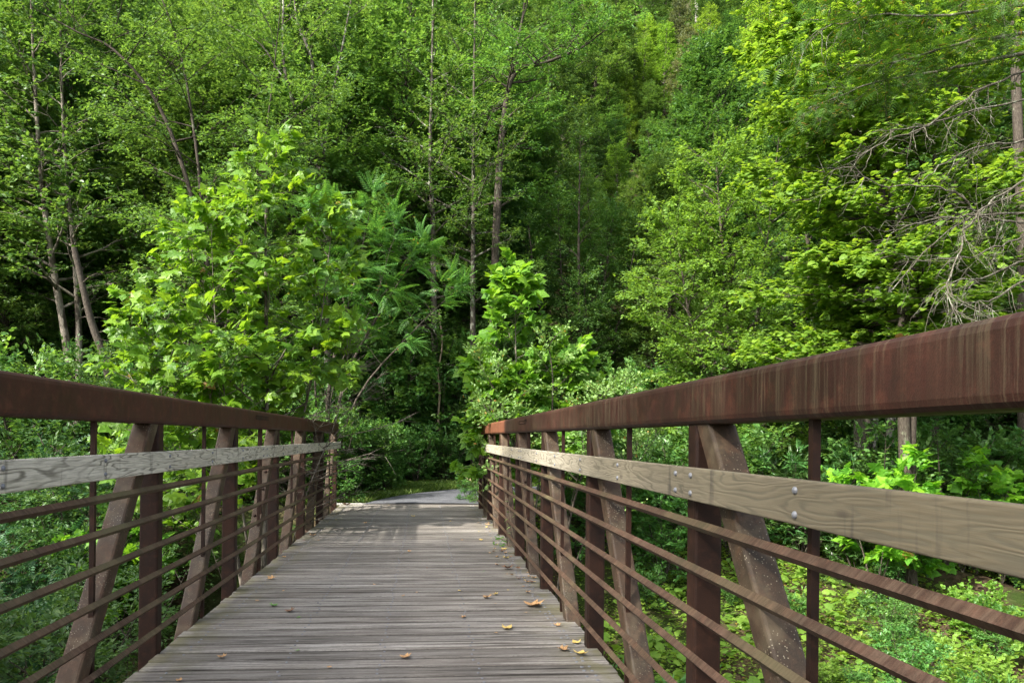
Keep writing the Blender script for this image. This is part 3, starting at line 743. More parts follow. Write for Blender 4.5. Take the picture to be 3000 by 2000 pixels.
# silvery shrub that leans on the right chord
b = (2.3, 13.0, gz(2.3, 13.0))
tree('autumn_olive', 'silvery small-leaved shrub spilling over the far end of the right top chord', 'shrub', b, M['bark'], M['l_olive'],
     seed=31, stems=[[(0, 0, 0), (-.4, 0, 3), (-.8, 0, 4.6), (-1.3, -.1, 5.5)], [(0, 0, 0), (0, .1, 3), (.1, .1, 5), (.0, 0, 5.9)], [(0, 0, 0), (.5, 0, 3), (1.1, 0, 4.4), (1.5, 0, 5.1)], [(0, 0, 0), (-.3, -.2, 2.6), (-.75, -.5, 4.1), (-1.15, -.9, 4.5)],
     [(0, 0, 0), (.7, -.2, 2.4), (1.6, -.3, 3.7), (2.1, -.3, 4.4)], [(0, 0, 0), (.3, -.5, 2.8), (.6, -.8, 4.2), (.8, -1, 4.9)]],
     env=lambda t: 1.0 * (1 - t) + .35, r0=.045, cb=.35, limbs=70, sub=7, twigs=5, leaves=11, twig=.3, leaf=.068, kind='oval', el=(15, 60), subr=.4, ldroop=.0, twist=.8, lk=4)

def big(name, label, base, P, bark, leafm, seed, env, **kw):
    kw.setdefault('twist', .5); kw.setdefault('nb', (-.15, -.3))
    b = (base[0], base[1], gz(base[0], base[1]) - .1)
    st = [[(0, 0, 0)] + rel(p, b) for p in P]
    d = dict(limbs=34, sub=8, twigs=6, leaves=10, leaf=.13, cb=.3, r0=.17); d.update(kw)
    return tree(name, label, 'tree', b, bark, leafm, seed=seed, stems=st, env=env, **d)

big('sycamore_tree', 'tall pale-barked sycamore with two close parallel trunks at the far left', (-10.3, 22), [[(-10.5, 22, 3.6), (-11.0, 22, 6.6), (-11.35, 22, 9.2), (-11.6, 22, 12.7), (-11.8, 22, 17)], [(-10.15, 21.9, 3.6), (-10.35, 22, 6.6), (-10.6, 22, 8.8), (-10.8, 22, 12), (-10.9, 22, 16.5)]],
    M['barkpale'], M['l_shrub'], 41, lambda t: 3.2 * (1 - t * .5), r0=.135, limbs=60, leaves=8, leaf=.16, cb=.28, el=(10, 50), sub=7, twigs=5, kind='oval')
big('leaning_tree', 'dark-barked tree whose trunk leans up to the left through the leaves, left of the sapling', (-5.2, 20), [[(-5.4, 20, 2.5), (-5.63, 20, 4.1), (-6.1, 20, 6.9), (-6.8, 20, 9.3), (-7.5, 20, 10.8), (-8.5, 20, 11.9), (-9.4, 20, 12.3), (-10.6, 20, 12.9)], [(-5.5, 20, 3.0), (-6.0, 20.1, 6.4), (-6.3, 20, 9.5), (-6.9, 20, 12.5), (-8.3, 20, 15.5)],
     [(-5.5, 20, 3.5), (-5.0, 20, 7), (-4.4, 20, 10), (-4.0, 20, 14)]],
    M['bark'], M['l_mid'], 42, lambda t: 2.7, r0=.095, limbs=66, leaves=12, leaf=.11, cb=.2, el=(5, 45), flat=.3)
big('dead_topped_tree', 'tree with pale crooked half-dead limbs at the top, left of the centre trunks', (-3.1, 24), [[(-3.2, 24, 4), (-3.27, 24, 9.2), (-3.56, 24, 10.55), (-3.8, 24, 12.2), (-3.82, 24, 13.9), (-4.34, 24, 15.3), (-4.5, 24, 17)], [(-3.3, 24, 6), (-3.5, 24, 10.1), (-4.65, 24, 13.2), (-4.79, 24, 15.9), (-4.7, 24, 18)],
     [(-3.2, 24, 7), (-3.4, 24, 10.9), (-3.03, 24, 13.4), (-2.56, 24, 16.1), (-2.3, 24, 18)], [(-3.4, 24, 9), (-3.64, 23.9, 12.2), (-4.76, 23.8, 13.3), (-5.43, 23.6, 14.2), (-6.65, 23.5, 14.8)]],
    M['barklichen'], M['l_mid'], 43, lambda t: 1.4 + .4 * math.sin(9 * t), r0=.13, limbs=44, leaves=9, leaf=.12, cb=.12, el=(10, 50))
big('straight_tree', 'tall straight grey trunk with lichen standing at the centre just beyond the path', (0.6, 24.9), [[(0.58, 24.9, 1.04), (0.42, 24.9, 3.01), (0.32, 24.9, 6.02), (0.25, 24.9, 9.03), (0.12, 24.9, 11.00), (0.15, 24.9, 14.36), (0.17, 24.9, 20.61)]],
    M['barklichen'], M['l_mid'], 44, lambda t: 2.6 * (.5 + .5 * math.sin(3.1 * t)), r0=.17, limbs=34, leaves=10, leaf=.12, cb=.33, el=(-5, 40))
big('tall_tree', 'slim dark trunk standing second from the left of the three centre trunks', (1.75, 24.5), [[(1.72, 24.5, 2.4), (1.65, 24.5, 6), (1.63, 24.5, 9.5), (1.6, 24.5, 13), (1.62, 24.5, 19)]],
    M['barklichen'], M['l_mid'], 45, lambda t: 2.4, r0=.14, limbs=34, leaves=10, leaf=.12, cb=.4, el=(0, 45))
big('forked_tree', 'dark trunk right of the centre with a crooked limb reaching right near the top', (2.25, 24), [[(2.29, 24, 3), (2.31, 24, 6.5), (2.43, 24, 10.6), (2.66, 24, 12.9), (2.86, 24, 14.1), (3.2, 24, 15.8), (3.4, 24, 18)], [(2.4, 24, 8), (2.6, 24, 12.4), (2.98, 23.9, 13.9), (3.92, 23.8, 14.2), (5.2, 23.8, 14.8), (6, 23.7, 15.4)]],
    M['bark'], M['l_mid'], 46, lambda t: 1.8, r0=.15, limbs=40, leaves=10, leaf=.12, cb=.35, el=(5, 50))
# layered small tree filling the middle right
big('hornbeam_tree', 'broad dense fine-leaved tree filling the middle right behind the olive shrub', (6.2, 27), [[(6.1, 27, 3), (5.9, 27, 8), (5.9, 27, 13.2)], [(5.7, 27, 2.5), (4.4, 27, 6.5), (3.9, 27, 9.8)], [(6.5, 27, 2.5), (7.6, 27, 6.5), (8.3, 27, 10)], [(6.2, 26.8, 2.5), (6.0, 25.6, 5), (5.6, 24.8, 7)]],
    M['bark'], M['l_mid'], 47, lambda t: 2.3 * (1.12 - t * .85), r0=.13, limbs=110, sub=8, twigs=6, leaves=13, leaf=.11, cb=.12, el=(15, 60), flat=.3)
big('yellow_green_tree', 'rounded yellow-green tree with its left edge against the dark hollow, right of centre', (9.1, 20), [[(9.0, 20, 2), (8.7, 20, 6), (8.4, 20, 9.5)], [(9.0, 20, 1.5), (7.8, 20, 4.5), (7.2, 20, 7.6)], [(9.2, 20, 2), (9.8, 20, 6), (10.3, 20, 10.6)]],
    M['bark'], M['l_yg'], 48, lambda t: 2.6 * (1.15 - t * .7), r0=.13, limbs=160, sub=8, twigs=7, leaves=14, leaf=.115, cb=.08, el=(5, 55), flat=.3, asym=(-.12, 0))
big('maple_tree', 'maple with glowing yellow-green leaf layers hanging at the upper right', (10.6, 14.6), [[(10.4, 14.6, 2), (10.2, 14.5, 5), (9.3, 14.3, 8), (8.3, 14, 10.6)], [(10.6, 14.6, 2.5), (10.8, 14.4, 6), (10.9, 14.3, 10)]],
    M['bark'], M['l_bright'], 49, lambda t: 2.9 * (1.12 - t * .6), r0=.15, limbs=120, sub=9, twigs=6, leaves=12, leaf=.13, cb=.36, keep=lambda x, y, z: z > 5.0 - .12 * x, el=(-12, 35), flat=.22, asym=(-.35, -.1), kind='heart', droop=.25, twist=.3)

def bole(name, label, P, r, bark, cat='tree', k=8, limbs=4, seed=1):
    b = P[0]; t = thing(name, label, cat, b); a = Acc(); q = smooth_path(rel(P, b), 4); n = len(q)
    tube(a, q, r * (1 - np.linspace(0, 1, n) * .45), k); rg = np.random.default_rng(seed)
    for i in range(limbs):
        p = q[int(n * rg.uniform(.4, .95))]; an = rg.uniform(0, 6.28); L_ = rg.uniform(.6, 1.6)
        tube(a, [p, p + np.array([math.cos(an), math.sin(an), .2]) * L_ * .5, p + np.array([math.cos(an), math.sin(an), .1]) * L_], [r * .15, r * .1, .004], 4)
    a.obj('trunk', bark, t); return t
bole('mossy_tree', 'thick mossy grey trunk below the maple at the right, widest of the four there', [(11.05, 17, gz(11, 17)), (11.02, 17, 3.9), (10.95, 17, 5.8), (10.8, 17, 8), (10.7, 17, 15)], .23, M['barklichen'], seed=3)
bole('birch_tree', 'thin white birch trunk just right of the mossy trunk', [(11.95, 18, gz(11.95, 18)), (12.04, 18, 5.1), (12.06, 18, 7.4), (12.1, 18, 9.7), (12.2, 18, 15)], .085, M['barkbirch'], seed=4)
bole('birch_tree', 'white birch trunk with dark patches, the right one of the pale pair below the maple', [(12.45, 18, gz(12.45, 18)), (12.45, 18, 4.4), (12.47, 18, 7), (12.52, 18, 9), (12.6, 18, 15)], .14, M['barkbirch'], seed=5)
bole('bare_leaning_tree', 'dark trunk leaning left, between the birches and the dead hemlock branches', [(14.0, 18.2, gz(14, 18.2)), (13.6, 18.1, 4.2), (13.2, 18, 5.8), (12.6, 18, 8), (12.0, 18, 11)], .13, M['bark'], seed=6)
bole('grey_tree', 'grey trunk near the right edge above the chord behind the dead branches', [(15.4, 17, gz(15.4, 17)), (15.3, 17, 6), (15.0, 17, 12), (15, 17, 17)], .15, M['bark'], seed=7)
bole('dark_tree', 'short dark trunk leaning left beside the pale twin trunks', [(-7.4, 18, gz(-7.4, 18)), (-7.64, 18, 2.8), (-8.1, 18, 4.3), (-8.5, 18, 6)], .12, M['bark'], seed=8)
bole('thin_tree', 'thin wavy bare brown stem rising in front of the centre trunk', [(.73, 24.2, gz(.7, 24.2)), (.67, 24.2, 1.15), (.50, 24.2, 2.1), (.54, 24.2, 2.97), (.47, 24.2, 3.7), (.60, 24.2, 4.7), (.47, 24.2, 5.8)], .05, M['vine'], k=6, limbs=2, seed=9)
bole('dead_snag', 'bare pale dead snag high on the far hillside', [(31.2, 80, gz(31.2, 80)), (31.1, 80, 46), (31.0, 80, 52.5)], .35, M['barkbirch'], seed=10, limbs=8)

# hemlock at the right edge with dead lichen covered lower branches
hb = (8.55, 9.2, gz(8.55, 9.2)); hem = thing('hemlock_tree', 'hemlock at the right edge reaching in with bare lichen-covered branches', 'tree', hb)
a = Acc(); tube(a, smooth_path(rel([hb, (8.55, 9.2, 3), (8.57, 9.2, 8), (8.5, 9.2, 15)], hb), 4), np.linspace(.13, .06, 13), 9); a.obj('trunk', M['bark'], hem)
HB = [[(8.53,9.2,6.88),(8.15,9.08,6.63),(7.44,8.96,6.28),(6.94,8.84,5.94),(6.39,8.72,5.57),(5.91,8.6,5.38),(5.36,8.48,5.06)],
 [(8.53,9.2,6.35),(8.16,9.08,6.22),(7.34,8.96,5.98),(6.51,8.84,5.69),(5.96,8.72,5.54)],
 [(8.54,9.2,5.35),(8.17,9.08,5.11),(7.67,8.96,4.82),(7.31,8.84,4.56),(7.06,8.72,4.29),(6.87,8.6,4.0),(6.62,8.48,3.53),(6.56,8.36,3.24),(6.66,8.24,3.04)],
 [(8.55,9.2,4.58),(8.18,9.08,4.53),(7.67,8.96,4.51),(7.29,8.84,4.55),(6.86,8.72,4.78),(6.34,8.6,4.8),(5.68,8.48,4.74),(5.22,8.36,4.95)],
 [(8.5,9.2,4.7),(7.63,9.1,4.63),(7.04,9.08,4.54),(6.48,8.96,4.42),(5.99,8.84,4.25)],
 [(8.56,9.2,4.48),(8.18,9.08,4.34),(7.64,8.96,4.15),(7.07,8.84,3.94),(6.24,8.72,3.9)],
 [(8.56,9.2,4.15),(8.1,9.08,3.97),(7.47,8.96,3.73),(7.03,8.84,3.66),(6.61,8.72,3.43)],
 [(8.54,9.2,5.82),(8.01,9.08,5.61),(7.45,8.96,5.5),(6.85,8.84,5.2),(6.43,8.72,4.89)],
 [(8.56,9.2,3.85),(8.1,9.08,3.71),(7.65,8.96,3.44),(7.14,8.84,3.37)],
 [(8.54,9.2,5.1),(8.0,9.4,4.9),(7.3,9.6,4.4),(6.7,9.7,3.7)], [(8.54,9.2,5.5),(8.3,8.4,5.2),(8.0,7.8,4.6),(7.7,7.4,4.0)]]
HL = [[(8.52,9.2,7.25),(7.88,9.08,7.08),(7.09,8.96,6.87),(6.16,8.84,6.5),(5.43,8.72,6.36)], [(8.52,9.2,7.68),(7.7,9.08,7.43),(6.75,8.96,7.2),(5.82,8.84,7.1),(4.97,8.72,6.77)],
 [(8.5,9.2,8.2),(7.6,9.0,8.1),(6.4,8.9,7.9),(5.2,8.8,7.5)], [(8.5,9.2,7.9),(7.9,8.3,7.6),(7.0,7.6,7.1),(6.2,7.0,6.6)], [(8.5,9.2,7.0),(7.6,9.6,6.9),(6.6,9.9,6.8),(5.6,10,6.4)], [(8.5,9.2,8.8),(7.5,9.3,8.7),(6.2,9.3,8.3),(5.0,9.3,7.9)]]
rg = np.random.default_rng(77)
def bare(P, r0, dens, ndl=None):
    a = Acc(); q = smooth_path(rel(P, hb), 4); n = len(q); q = q + rg.normal(0, .012, q.shape); tube(a, q, np.linspace(r0, .006, n), 5)
    for i in range(int(n * dens)):
        u = rg.uniform(.15, 1) * (n - 1.01); k = int(u); p = q[k] + (q[k + 1] - q[k]) * (u - k); tg = q[k + 1] - q[k]; tg /= np.linalg.norm(tg)
        d = tg + np.array([rg.normal(0, .5), rg.normal(0, .6), rg.normal(-.25, .5)]); d /= np.linalg.norm(d); L_ = rg.uniform(.2, .85); pts = [p]
        for j in range(5):
            d = d + np.array([rg.normal(0, .22), rg.normal(0, .22), rg.normal(-.10, .2)]); d /= np.linalg.norm(d); pts.append(pts[-1] + d * L_ / 5)
        tube(a, pts, np.linspace(.0055, .0014, 6), 4)
        for s_ in range(3):
            pp = pts[rg.integers(1, 5)]; d3 = d + rg.normal(0, .6, 3); d3 /= np.linalg.norm(d3); e = pp + d3 * rg.uniform(.1, .35)
            tube(a, [pp, (pp + e) / 2 + rg.normal(0, .02, 3), e], [.003, .002, .001], 3)
            if ndl is not None: ndl.append((pp, d3)); ndl.append((e, d3))
        if ndl is not None:
            for pp in pts[1:]: ndl.append((pp, d + rg.normal(0, .4, 3)))
    return a
for P in HB: bare(P, .018, 1.1).obj('branch', M['deadtwig'], hem)
nd = []
for P in HL: bare(P, .03, 1.9, nd).obj('branch', M['deadtwig'], hem)
a = Acc(); idx = rg.integers(0, len(nd), 2600); P_ = np.array([nd[i][0] for i in idx]) + rg.normal(0, .06, (2600, 3)); D_ = np.array([nd[i][1] for i in idx]) + rg.normal(0, .3, (2600, 3)); D_[:, 2] *= .5
put_leaves(a, P_, D_, np.stack([rg.normal(0, .3, 2600), rg.normal(0, .3, 2600), np.ones(2600)], 1), rg.uniform(.14, .28, 2600), 'needle')
a.obj('needle_spray', M['l_needle'], hem)

# ------------------------------------------------------------------ forest on the slopes: six kinds, copied
def proto(name, label, group, bark, leafm, **kw):
    kw.setdefault('twist', .55)
    return tree(name, label, 'tree', (0, -500, 0), bark, leafm, group=group, **kw)
GR = 'forest trees on the slopes behind the bridge'
LB = 'green broadleaf tree in the dense forest on the slope behind the bridge'
pro = [
 proto('forest_tree', LB, GR, M['bark'], M['l_mid'], seed=101, stems=[[(0, 0, 0), (.2, .1, 6), (-.1, .2, 11), (.1, 0, 16)]], env=lambda t: 4.2 * math.sin(min(1, 1.25 * (1.05 - t)) * 1.5) ** .8 + .3, r0=.2, cb=.16, limbs=64, sub=9, twigs=7, leaves=13, leaf=.17, twig=.6, flat=.35),
 proto('forest_tree', LB, GR, M['bark'], M['l_dark'], seed=102, stems=[[(0, 0, 0), (-.3, .1, 6), (.1, -.2, 12), (0, 0, 17)]], env=lambda t: 3.8 * (1.12 - t) ** .55, r0=.2, cb=.12, limbs=60, sub=9, twigs=7, leaves=13, leaf=.17, twig=.6, flat=.3),
 proto('forest_tree', LB, GR, M['barkpale'], M['l_yg'], seed=103, stems=[[(0, 0, 0), (.1, .3, 6), (.3, 0, 12), (0, 0, 17.5)]], env=lambda t: 3.6 * (1.1 - t) ** .5, r0=.2, cb=.2, limbs=60, sub=9, twigs=6, leaves=12, leaf=.18, twig=.6, flat=.4),
 proto('forest_tree', LB, GR, M['bark'], M['l_mid'], seed=104, stems=[[(0, 0, 0), (.3, .1, 4), (1.0, .2, 9), (1.5, 0, 13)], [(0, 0, 0), (-.3, .1, 4), (-1.2, -.2, 9), (-1.6, 0, 14)]], env=lambda t: 3.2 * (1.15 - t) ** .5, r0=.16, cb=.1, limbs=70, sub=8, twigs=7, leaves=13, leaf=.15, twig=.6, flat=.3),
 proto('forest_tree', 'pale grey-green tree on the far hillside', 'pale trees on the far hillside', M['barkpale'], M['l_pale'], seed=105, stems=[[(0, 0, 0), (.1, .3, 5), (.1, 0, 9), (0, 0, 13)]], env=lambda t: 3.4 * (1.08 - t) ** .6, r0=.2, cb=.12, limbs=46, sub=9, twigs=7, leaves=12, leaf=.19, twig=.6, flat=.5),
 proto('airy_tree', 'tall tree beside the bridge, behind the viewer on the left bank', 'trees behind the viewer', M['bark'], M['l_mid'], seed=106, stems=[[(0, 0, 0), (.2, .1, 6), (-.1, .2, 11), (.1, 0, 16)]], env=lambda t: 4.2 * math.sin(min(1, 1.25 * (1.05 - t)) * 1.5) ** .8 + .3, r0=.17, cb=.2, limbs=56, sub=8, twigs=6, leaves=6, leaf=.16, twig=.6, flat=.35),
]
rf = random.Random(12)
first = [True] * len(pro)
def place(k, x, y, s, rz, label=None, sz=None):
    z = gz(x, y) - .3
    if first[k]:
        first[k] = False; o = pro[k]; o.location = (x, y, z); o.rotation_euler = (0, 0, rz); o.scale = (s, s, sz or s)
        if label: o['label'] = label
        return o
    return copy_tree(pro[k], (x, y, z), rz, s, label, sz)
for Y_ in (28, 33.5, 40, 47, 55, 64, 74, 85, 97, 110):
    sp = 4.4 + Y_ * .04; x0 = -.74 * Y_ - 4 + .084 * Y_; x1 = 1.02 * Y_ + 2
    for q in range(int((x1 - x0) / sp) + 1):
        x = x0 + q * sp + rf.uniform(-1.4, 1.4); y = Y_ + rf.uniform(-2, 2); rx = x / y
        s = rf.uniform(.85, 1.15); k = rf.choices([0, 1, 2, 3], [3, 2.4, .6, 2])[0]
        if .2 < rx < .46:                      # the valley that opens a view of the far hill
            if y < 62:
                mh = y * .40 + 1.5 - gz(x, y)
                if mh < 3.5: continue
                s = min(s, mh / 16)
            else: k = rf.choice([1, 0, 4, 3])
        place(k, x, y, s, rf.uniform(0, 6.28))
for y_, n_ in ((44, 5), (50, 7), (56, 8), (62, 9), (68, 10), (76, 9), (84, 9)):
    for q in range(n_):
        x = y_ * (.17 + .33 * (q + rf.uniform(.1, .9)) / n_); y = y_ + rf.uniform(-2, 2)
        s = rf.uniform(.38, .55) if y_ < 66 else rf.uniform(.5, .8); place(rf.choice([0, 1, 1, 3, 2]), x, y, s, rf.uniform(0, 6.28))
place(4, 29.0, 80, 1.0, 1.0, 'round pale grey-green tree standing out on the far hillside, left of the snag')
for x, y, k, s in ((-15, 24, 0, .95), (-19, 20, 1, .9), (-13, 27, 1, 1), (-8, 26, 0, 1), (17.5, 22, 1, 1), (21, 26, 0, 1), (14, 25, 1, .85), (19, 17, 0, .95), (16.5, 13, 3, .8), (24, 20, 2, 1), (12.5, 30, 0, 1), (-3, 29.5, 3, 1), (0.5, 31, 1, 1), (4, 33, 0, .8), (-11.5, 25.5, 3, .75), (-16.5, 21.5, 1, .7), (-13, 23.5, 0, .55), (-8.2, 24.5, 3, .6), (-5.5, 26.5, 1, .65), (-2.2, 26.5, 0, .6), (.8, 27.5, 3, .6), (3.2, 28, 1, .6), (13.5, 20.5, 0, .55), (16, 19, 1, .5), (19, 22, 0, .7)):
    place(k, x, y, s, rf.uniform(0, 6.28))
# trees standing behind the viewer's left shoulder: they shade the near half of the deck
for x, y, s in ((-19, -4.2, 1.55), (-19.5, -10, 1.6), (-20, -17, 1.6), (-25, -7.5, 1.75), (-25, -15, 1.75), (-12.5, -1.6, .9), (-12, -6, .9), (-15.5, -3.5, 1.2), (-15.5, -9, 1.25)):
    o = place(5, x, y, s, rf.uniform(0, 6.28), 'tall tree beside the bridge, behind the viewer on the left bank'); o['group'] = 'trees behind the viewer'

# ------------------------------------------------------------------ shrubs
def sproto(name, label, group, leafm, cat='shrub', **kw):
    return tree(name, label, cat, (0, -520, 0), M['bark'], leafm, group=group, **kw)
fan = lambda n, h, sp, sd: [[(0, 0, 0), (sp * .4 * math.cos(i * 2.4 + sd), sp * .4 * math.sin(i * 2.4 + sd), h * .5), (sp * math.cos(i * 2.4 + sd), sp * math.sin(i * 2.4 + sd), h * (1 if i else 1.15))] for i in range(n)]
SH = {
 'A': sproto('leafy_shrub', 'leafy green shrub in the undergrowth', 'leafy undergrowth shrubs', M['l_shrub'], seed=201, stems=fan(6, 2.2, .8, 0), env=lambda t: .8 * (1.1 - t) + .2, r0=.03, cb=.12, limbs=48, sub=6, twigs=5, leaves=9, twig=.3, leaf=.10, kind='oval', el=(5, 55), twist=.5, lk=4),
 'B': sproto('dark_shrub', 'dark small-leaved shrub in the shaded undergrowth', 'dark undergrowth shrubs', M['l_dark'], seed=202, stems=fan(6, 2.4, .9, 1), env=lambda t: .8 * (1.1 - t) + .25, r0=.03, cb=.1, limbs=48, sub=6, twigs=5, leaves=10, twig=.32, leaf=.085, kind='simple', el=(0, 50), twist=.5, lk=4),
 'C': sproto('lobed_leaf_sapling', 'low sycamore shoot with large lobed leaves', 'low sycamore shoots', M['l_syc'], 'sapling', seed=203, stems=fan(4, 1.9, .6, 2), env=lambda t: .5 * (1.1 - t) + .15, r0=.02, cb=.25, limbs=18, sub=3, twigs=2, leaves=4, twig=.25, leaf=.21, kind='lobed', el=(5, 50), ldroop=.3, twist=.6, nb=(0, -.3), lk=4),
 'D': sproto('rhododendron', 'rhododendron with long leathery leaves', 'rhododendrons', M['l_rhodo'], seed=204, stems=fan(6, 1.9, .9, 3), env=lambda t: .75 * (1.1 - t) + .2, r0=.03, cb=.15, limbs=46, sub=6, twigs=4, leaves=9, twig=.12, leaf=.17, kind='lance', el=(5, 60), ldroop=-.05, twist=.5, lk=4),
 'E': sproto('locust_sprout', 'locust sprout with dark feathery leaves', 'locust sprouts', M['l_fern'], seed=205, stems=fan(4, 1.8, .7, 4), env=lambda t: .6 * (1.1 - t) + .2, r0=.02, cb=.2, limbs=26, sub=4, twigs=3, leaves=3, twig=.3, leaf=.34, kind='locust', el=(5, 50), twist=.4, lk=4),
 'F': sproto('broadleaf_weed', 'tall weed with long pointed leaves', 'tall weeds', M['l_shrub'], 'plant', seed=206, stems=fan(9, 1.2, .55, 5), env=lambda t: .16, r0=.012, cb=.2, limbs=90, sub=2, twigs=2, leaves=2, twig=.1, leaf=.24, kind='lance', el=(20, 50), ldroop=.15, twist=.3, lk=3),
 'G': sproto('bright_shrub', 'sunlit yellow-green shrub', 'sunlit shrubs', M['l_yg'], seed=207, stems=fan(6, 1.6, .8, 6), env=lambda t: .7 * (1.1 - t) + .2, r0=.025, cb=.1, limbs=40, sub=6, twigs=4, leaves=8, twig=.28, leaf=.10, kind='heart', el=(0, 50), twist=.45, lk=4),
}
sfirst = {k: True for k in SH}
def shrub(k, x, y, s, label=None, group=None, dz=-.05):
    z = gz(x, y) + dz; rz = rf.uniform(0, 6.28)
    if sfirst[k]:
        sfirst[k] = False; o = SH[k]; o.location = (x, y, z); o.rotation_euler = (0, 0, rz); o.scale = (s, s, s)
        if label: o['label'] = label
    else: o = copy_tree(SH[k], (x, y, z), rz, s, label)
    if group: o['group'] = group
    return o
def band(kinds, wts, n, xa, xb, ya, yb, s0, s1, label, group, ok=None):
    for _ in range(n):
        for _t in range(30):
            x = rf.uniform(xa, xb); y = rf.uniform(ya, yb)
            if ok is None or ok(x, y): break
        else: continue
        k = rf.choices(kinds, wts)[0]
        shrub(k, x, y, rf.uniform(s0, s1), label[k] if isinstance(label, dict) else label, group)
nm = {'A': 'leafy green shrub', 'B': 'dark small-leaved shrub', 'C': 'low shoot with large lobed leaves', 'D': 'shrub with long leathery leaves', 'E': 'sprout with dark feathery leaves', 'F': 'tall weed with long pointed leaves', 'G': 'sunlit yellow-green shrub'}
def lab(where): return {k: v + ' ' + where for k, v in nm.items()}
# left hollow below the rails
band(['B', 'E', 'C'], [4, 2, 3], 34, -9.5, -3.3, 4.5, 12.5, .7, 1.0, lab('in the hollow left of the bridge'), 'plants in the hollow left of the bridge')
band(['B', 'A', 'E'], [3, 2, 1], 20, -15, -4.2, 12, 18, .9, 1.4, lab('on the bank beyond the left rail'), 'shrubs on the bank beyond the left rail')
# bank left of the path
band(['A', 'B', 'C', 'A'], [3, 2, 1, 2], 30, -7.5, -2.5, 15.8, 22.5, .75, 1.35, lab('on the bank left of the path'), 'shrubs on the bank left of the path', lambda x, y: x < -2.7 + .5 * max(0, y - 17.5))
band(['A', 'C', 'A', 'B'], [2, 1, 2, 1], 16, -3.4, -1.0, 16.6, 21, .5, .85, lab('at the left edge of the path'), 'shrubs at the left edge of the path', lambda x, y: x < -1.95 + .45 * max(0, y - 17.3))
band(['A', 'A', 'D'], [1, 1, 1], 16, -3.4, 3.2, 22.6, 24.0, .55, .85, lab('where the path bends out of sight'), 'shrubs at the bend of the path')
band(['B', 'D', 'A', 'G'], [2, 1, 3, 1], 44, -15, 13, 24.6, 28.5, 1.1, 1.7, lab('along the foot of the wooded slope'), 'shrubs along the foot of the slope')
band(['A', 'B', 'A'], [2, 1, 1], 12, -4.5, 3.5, 24.8, 26.4, 1.5, 2.1, lab('under the centre trunks'), 'tall shrubs under the centre trunks')
# right of the path end
band(['A', 'B'], [2, 1], 9, 3.2, 6.5, 14.5, 17.5, .8, 1.2, lab('behind the far right rail'), 'shrubs behind the far right rail')
band(['A', 'G', 'D', 'A'], [2, 2, 2, 1], 34, 5.0, 19, 17.5, 24, .9, 1.4, lab('on the bank beyond the right rail'), 'shrubs on the bank beyond the right rail', lambda x, y: x > 6 or y < 18.5)
band(['D', 'A', 'G'], [3, 1, 1], 6, 9.5, 15, 15.5, 18, .6, .9, lab('in the clearing right of the bridge'), 'shrubs in the clearing')
band(['F', 'A', 'G'], [4, 2, 1], 30, 3.0, 11, 6.2, 14, .28, .5, lab('on the low ground right of the bridge'), 'plants on the low ground right of the bridge')
for x, y, s in ((2.75, 6.9, .85), (3.4, 7.6, .8), (2.7, 8.3, .8)): shrub('F', x, y, s, 'tall weed with long pointed leaves close below the right rail', 'weeds close below the right rail')
band(['A', 'D', 'G', 'A'], [2, 2, 1, 1], 22, 6.5, 16.5, 15.6, 17.6, .95, 1.3, lab('in the thicket under the maple'), 'thicket under the maple')
band(['B', 'A', 'D'], [2, 2, 1], 26, 9, 22, 18.4, 23, 1.3, 1.9, lab('deep in the thicket behind the birches'), 'tall thicket behind the birches')
band(['A', 'D', 'G'], [1, 2, 1], 8, 9.5, 15.5, 14.6, 15.8, .6, .85, lab('at the front of the thicket under the maple'), 'thicket under the maple')
# tall stems with big leaves seen through the right rail
for x, y, s, l_ in ((9.4, 14, 1.3, 'tall shoot with big bright lobed leaves framed under the right top chord'), (10.4, 14.5, 1.05, 'second big-leaved shoot, just right of the one under the right top chord'), (12.9, 14.8, 1.2, 'big-leaved shoot at the right edge of the view under the top chord')): shrub('C', x, y, s, l_)

# ------------------------------------------------------------------ ground cover, grass
rg = np.random.default_rng(55)
def cover(name, n, xr_, yr_, kind, size, mat, hmax, keep, up_=.5, clump=True):
    x = rg.uniform(*xr_, n); y = rg.uniform(*yr_, n); kp = keep(x, y)
    x = x[kp]; y = y[kp]; n = len(x)
    c = .5 + .5 * np.sin(x * 2.1 + 2 * np.sin(y * 1.1)) * np.sin(y * 2.3 + 1.7 * np.sin(x * .9))
    h = hmax * (0.15 + .85 * c) * rg.uniform(0, 1, n) ** .7 if clump else rg.uniform(0, hmax, n)
    P = np.stack([x, y, ground_z(x, y) + h], 1); an = rg.uniform(0, 6.28, n)
    D = np.stack([np.cos(an), np.sin(an), rg.normal(up_, .3, n)], 1); Nn = np.stack([rg.normal(0, .45, n), rg.normal(0, .45, n), np.ones(n)], 1)
    a = Acc(); put_leaves(a, P, D, Nn, size * rg.uniform(.6, 1.3, n), kind)
    o = a.obj(name, mat); o['kind'] = 'stuff'; return o
def offpath(x, y):
    lx = np.interp(y, [15.5, 17, 18.4, 19.7, 20.9, 21.6, 22], [-1.3, -1.0, -.45, .35, 1.2, 2.6, 5]); rx = np.interp(y, [15.5, 17, 17.8, 18.6, 19.2, 19.5], [1.6, 1.65, 1.9, 2.6, 4, 5.5])
    inside = (x > lx - .05) & (x < np.where(y > 19.5, 12, rx) + .05) & (y < 22) & (y > 15)
    brid = (x > -2.0) & (x < 1.45) & (y < 16.2)
    return ~inside & ~brid
litterhole = lambda x, y: (np.hypot((x - 12.6) / 1.4, (y - 14.8) / .8) > 1 + .3 * np.sin(5 * x)) | (rg.uniform(0, 1, len(x)) < .15)
vgrass = lambda x, y: ~((x > -3) & (x < 5) & (y > 15.5) & (y < 23.6))
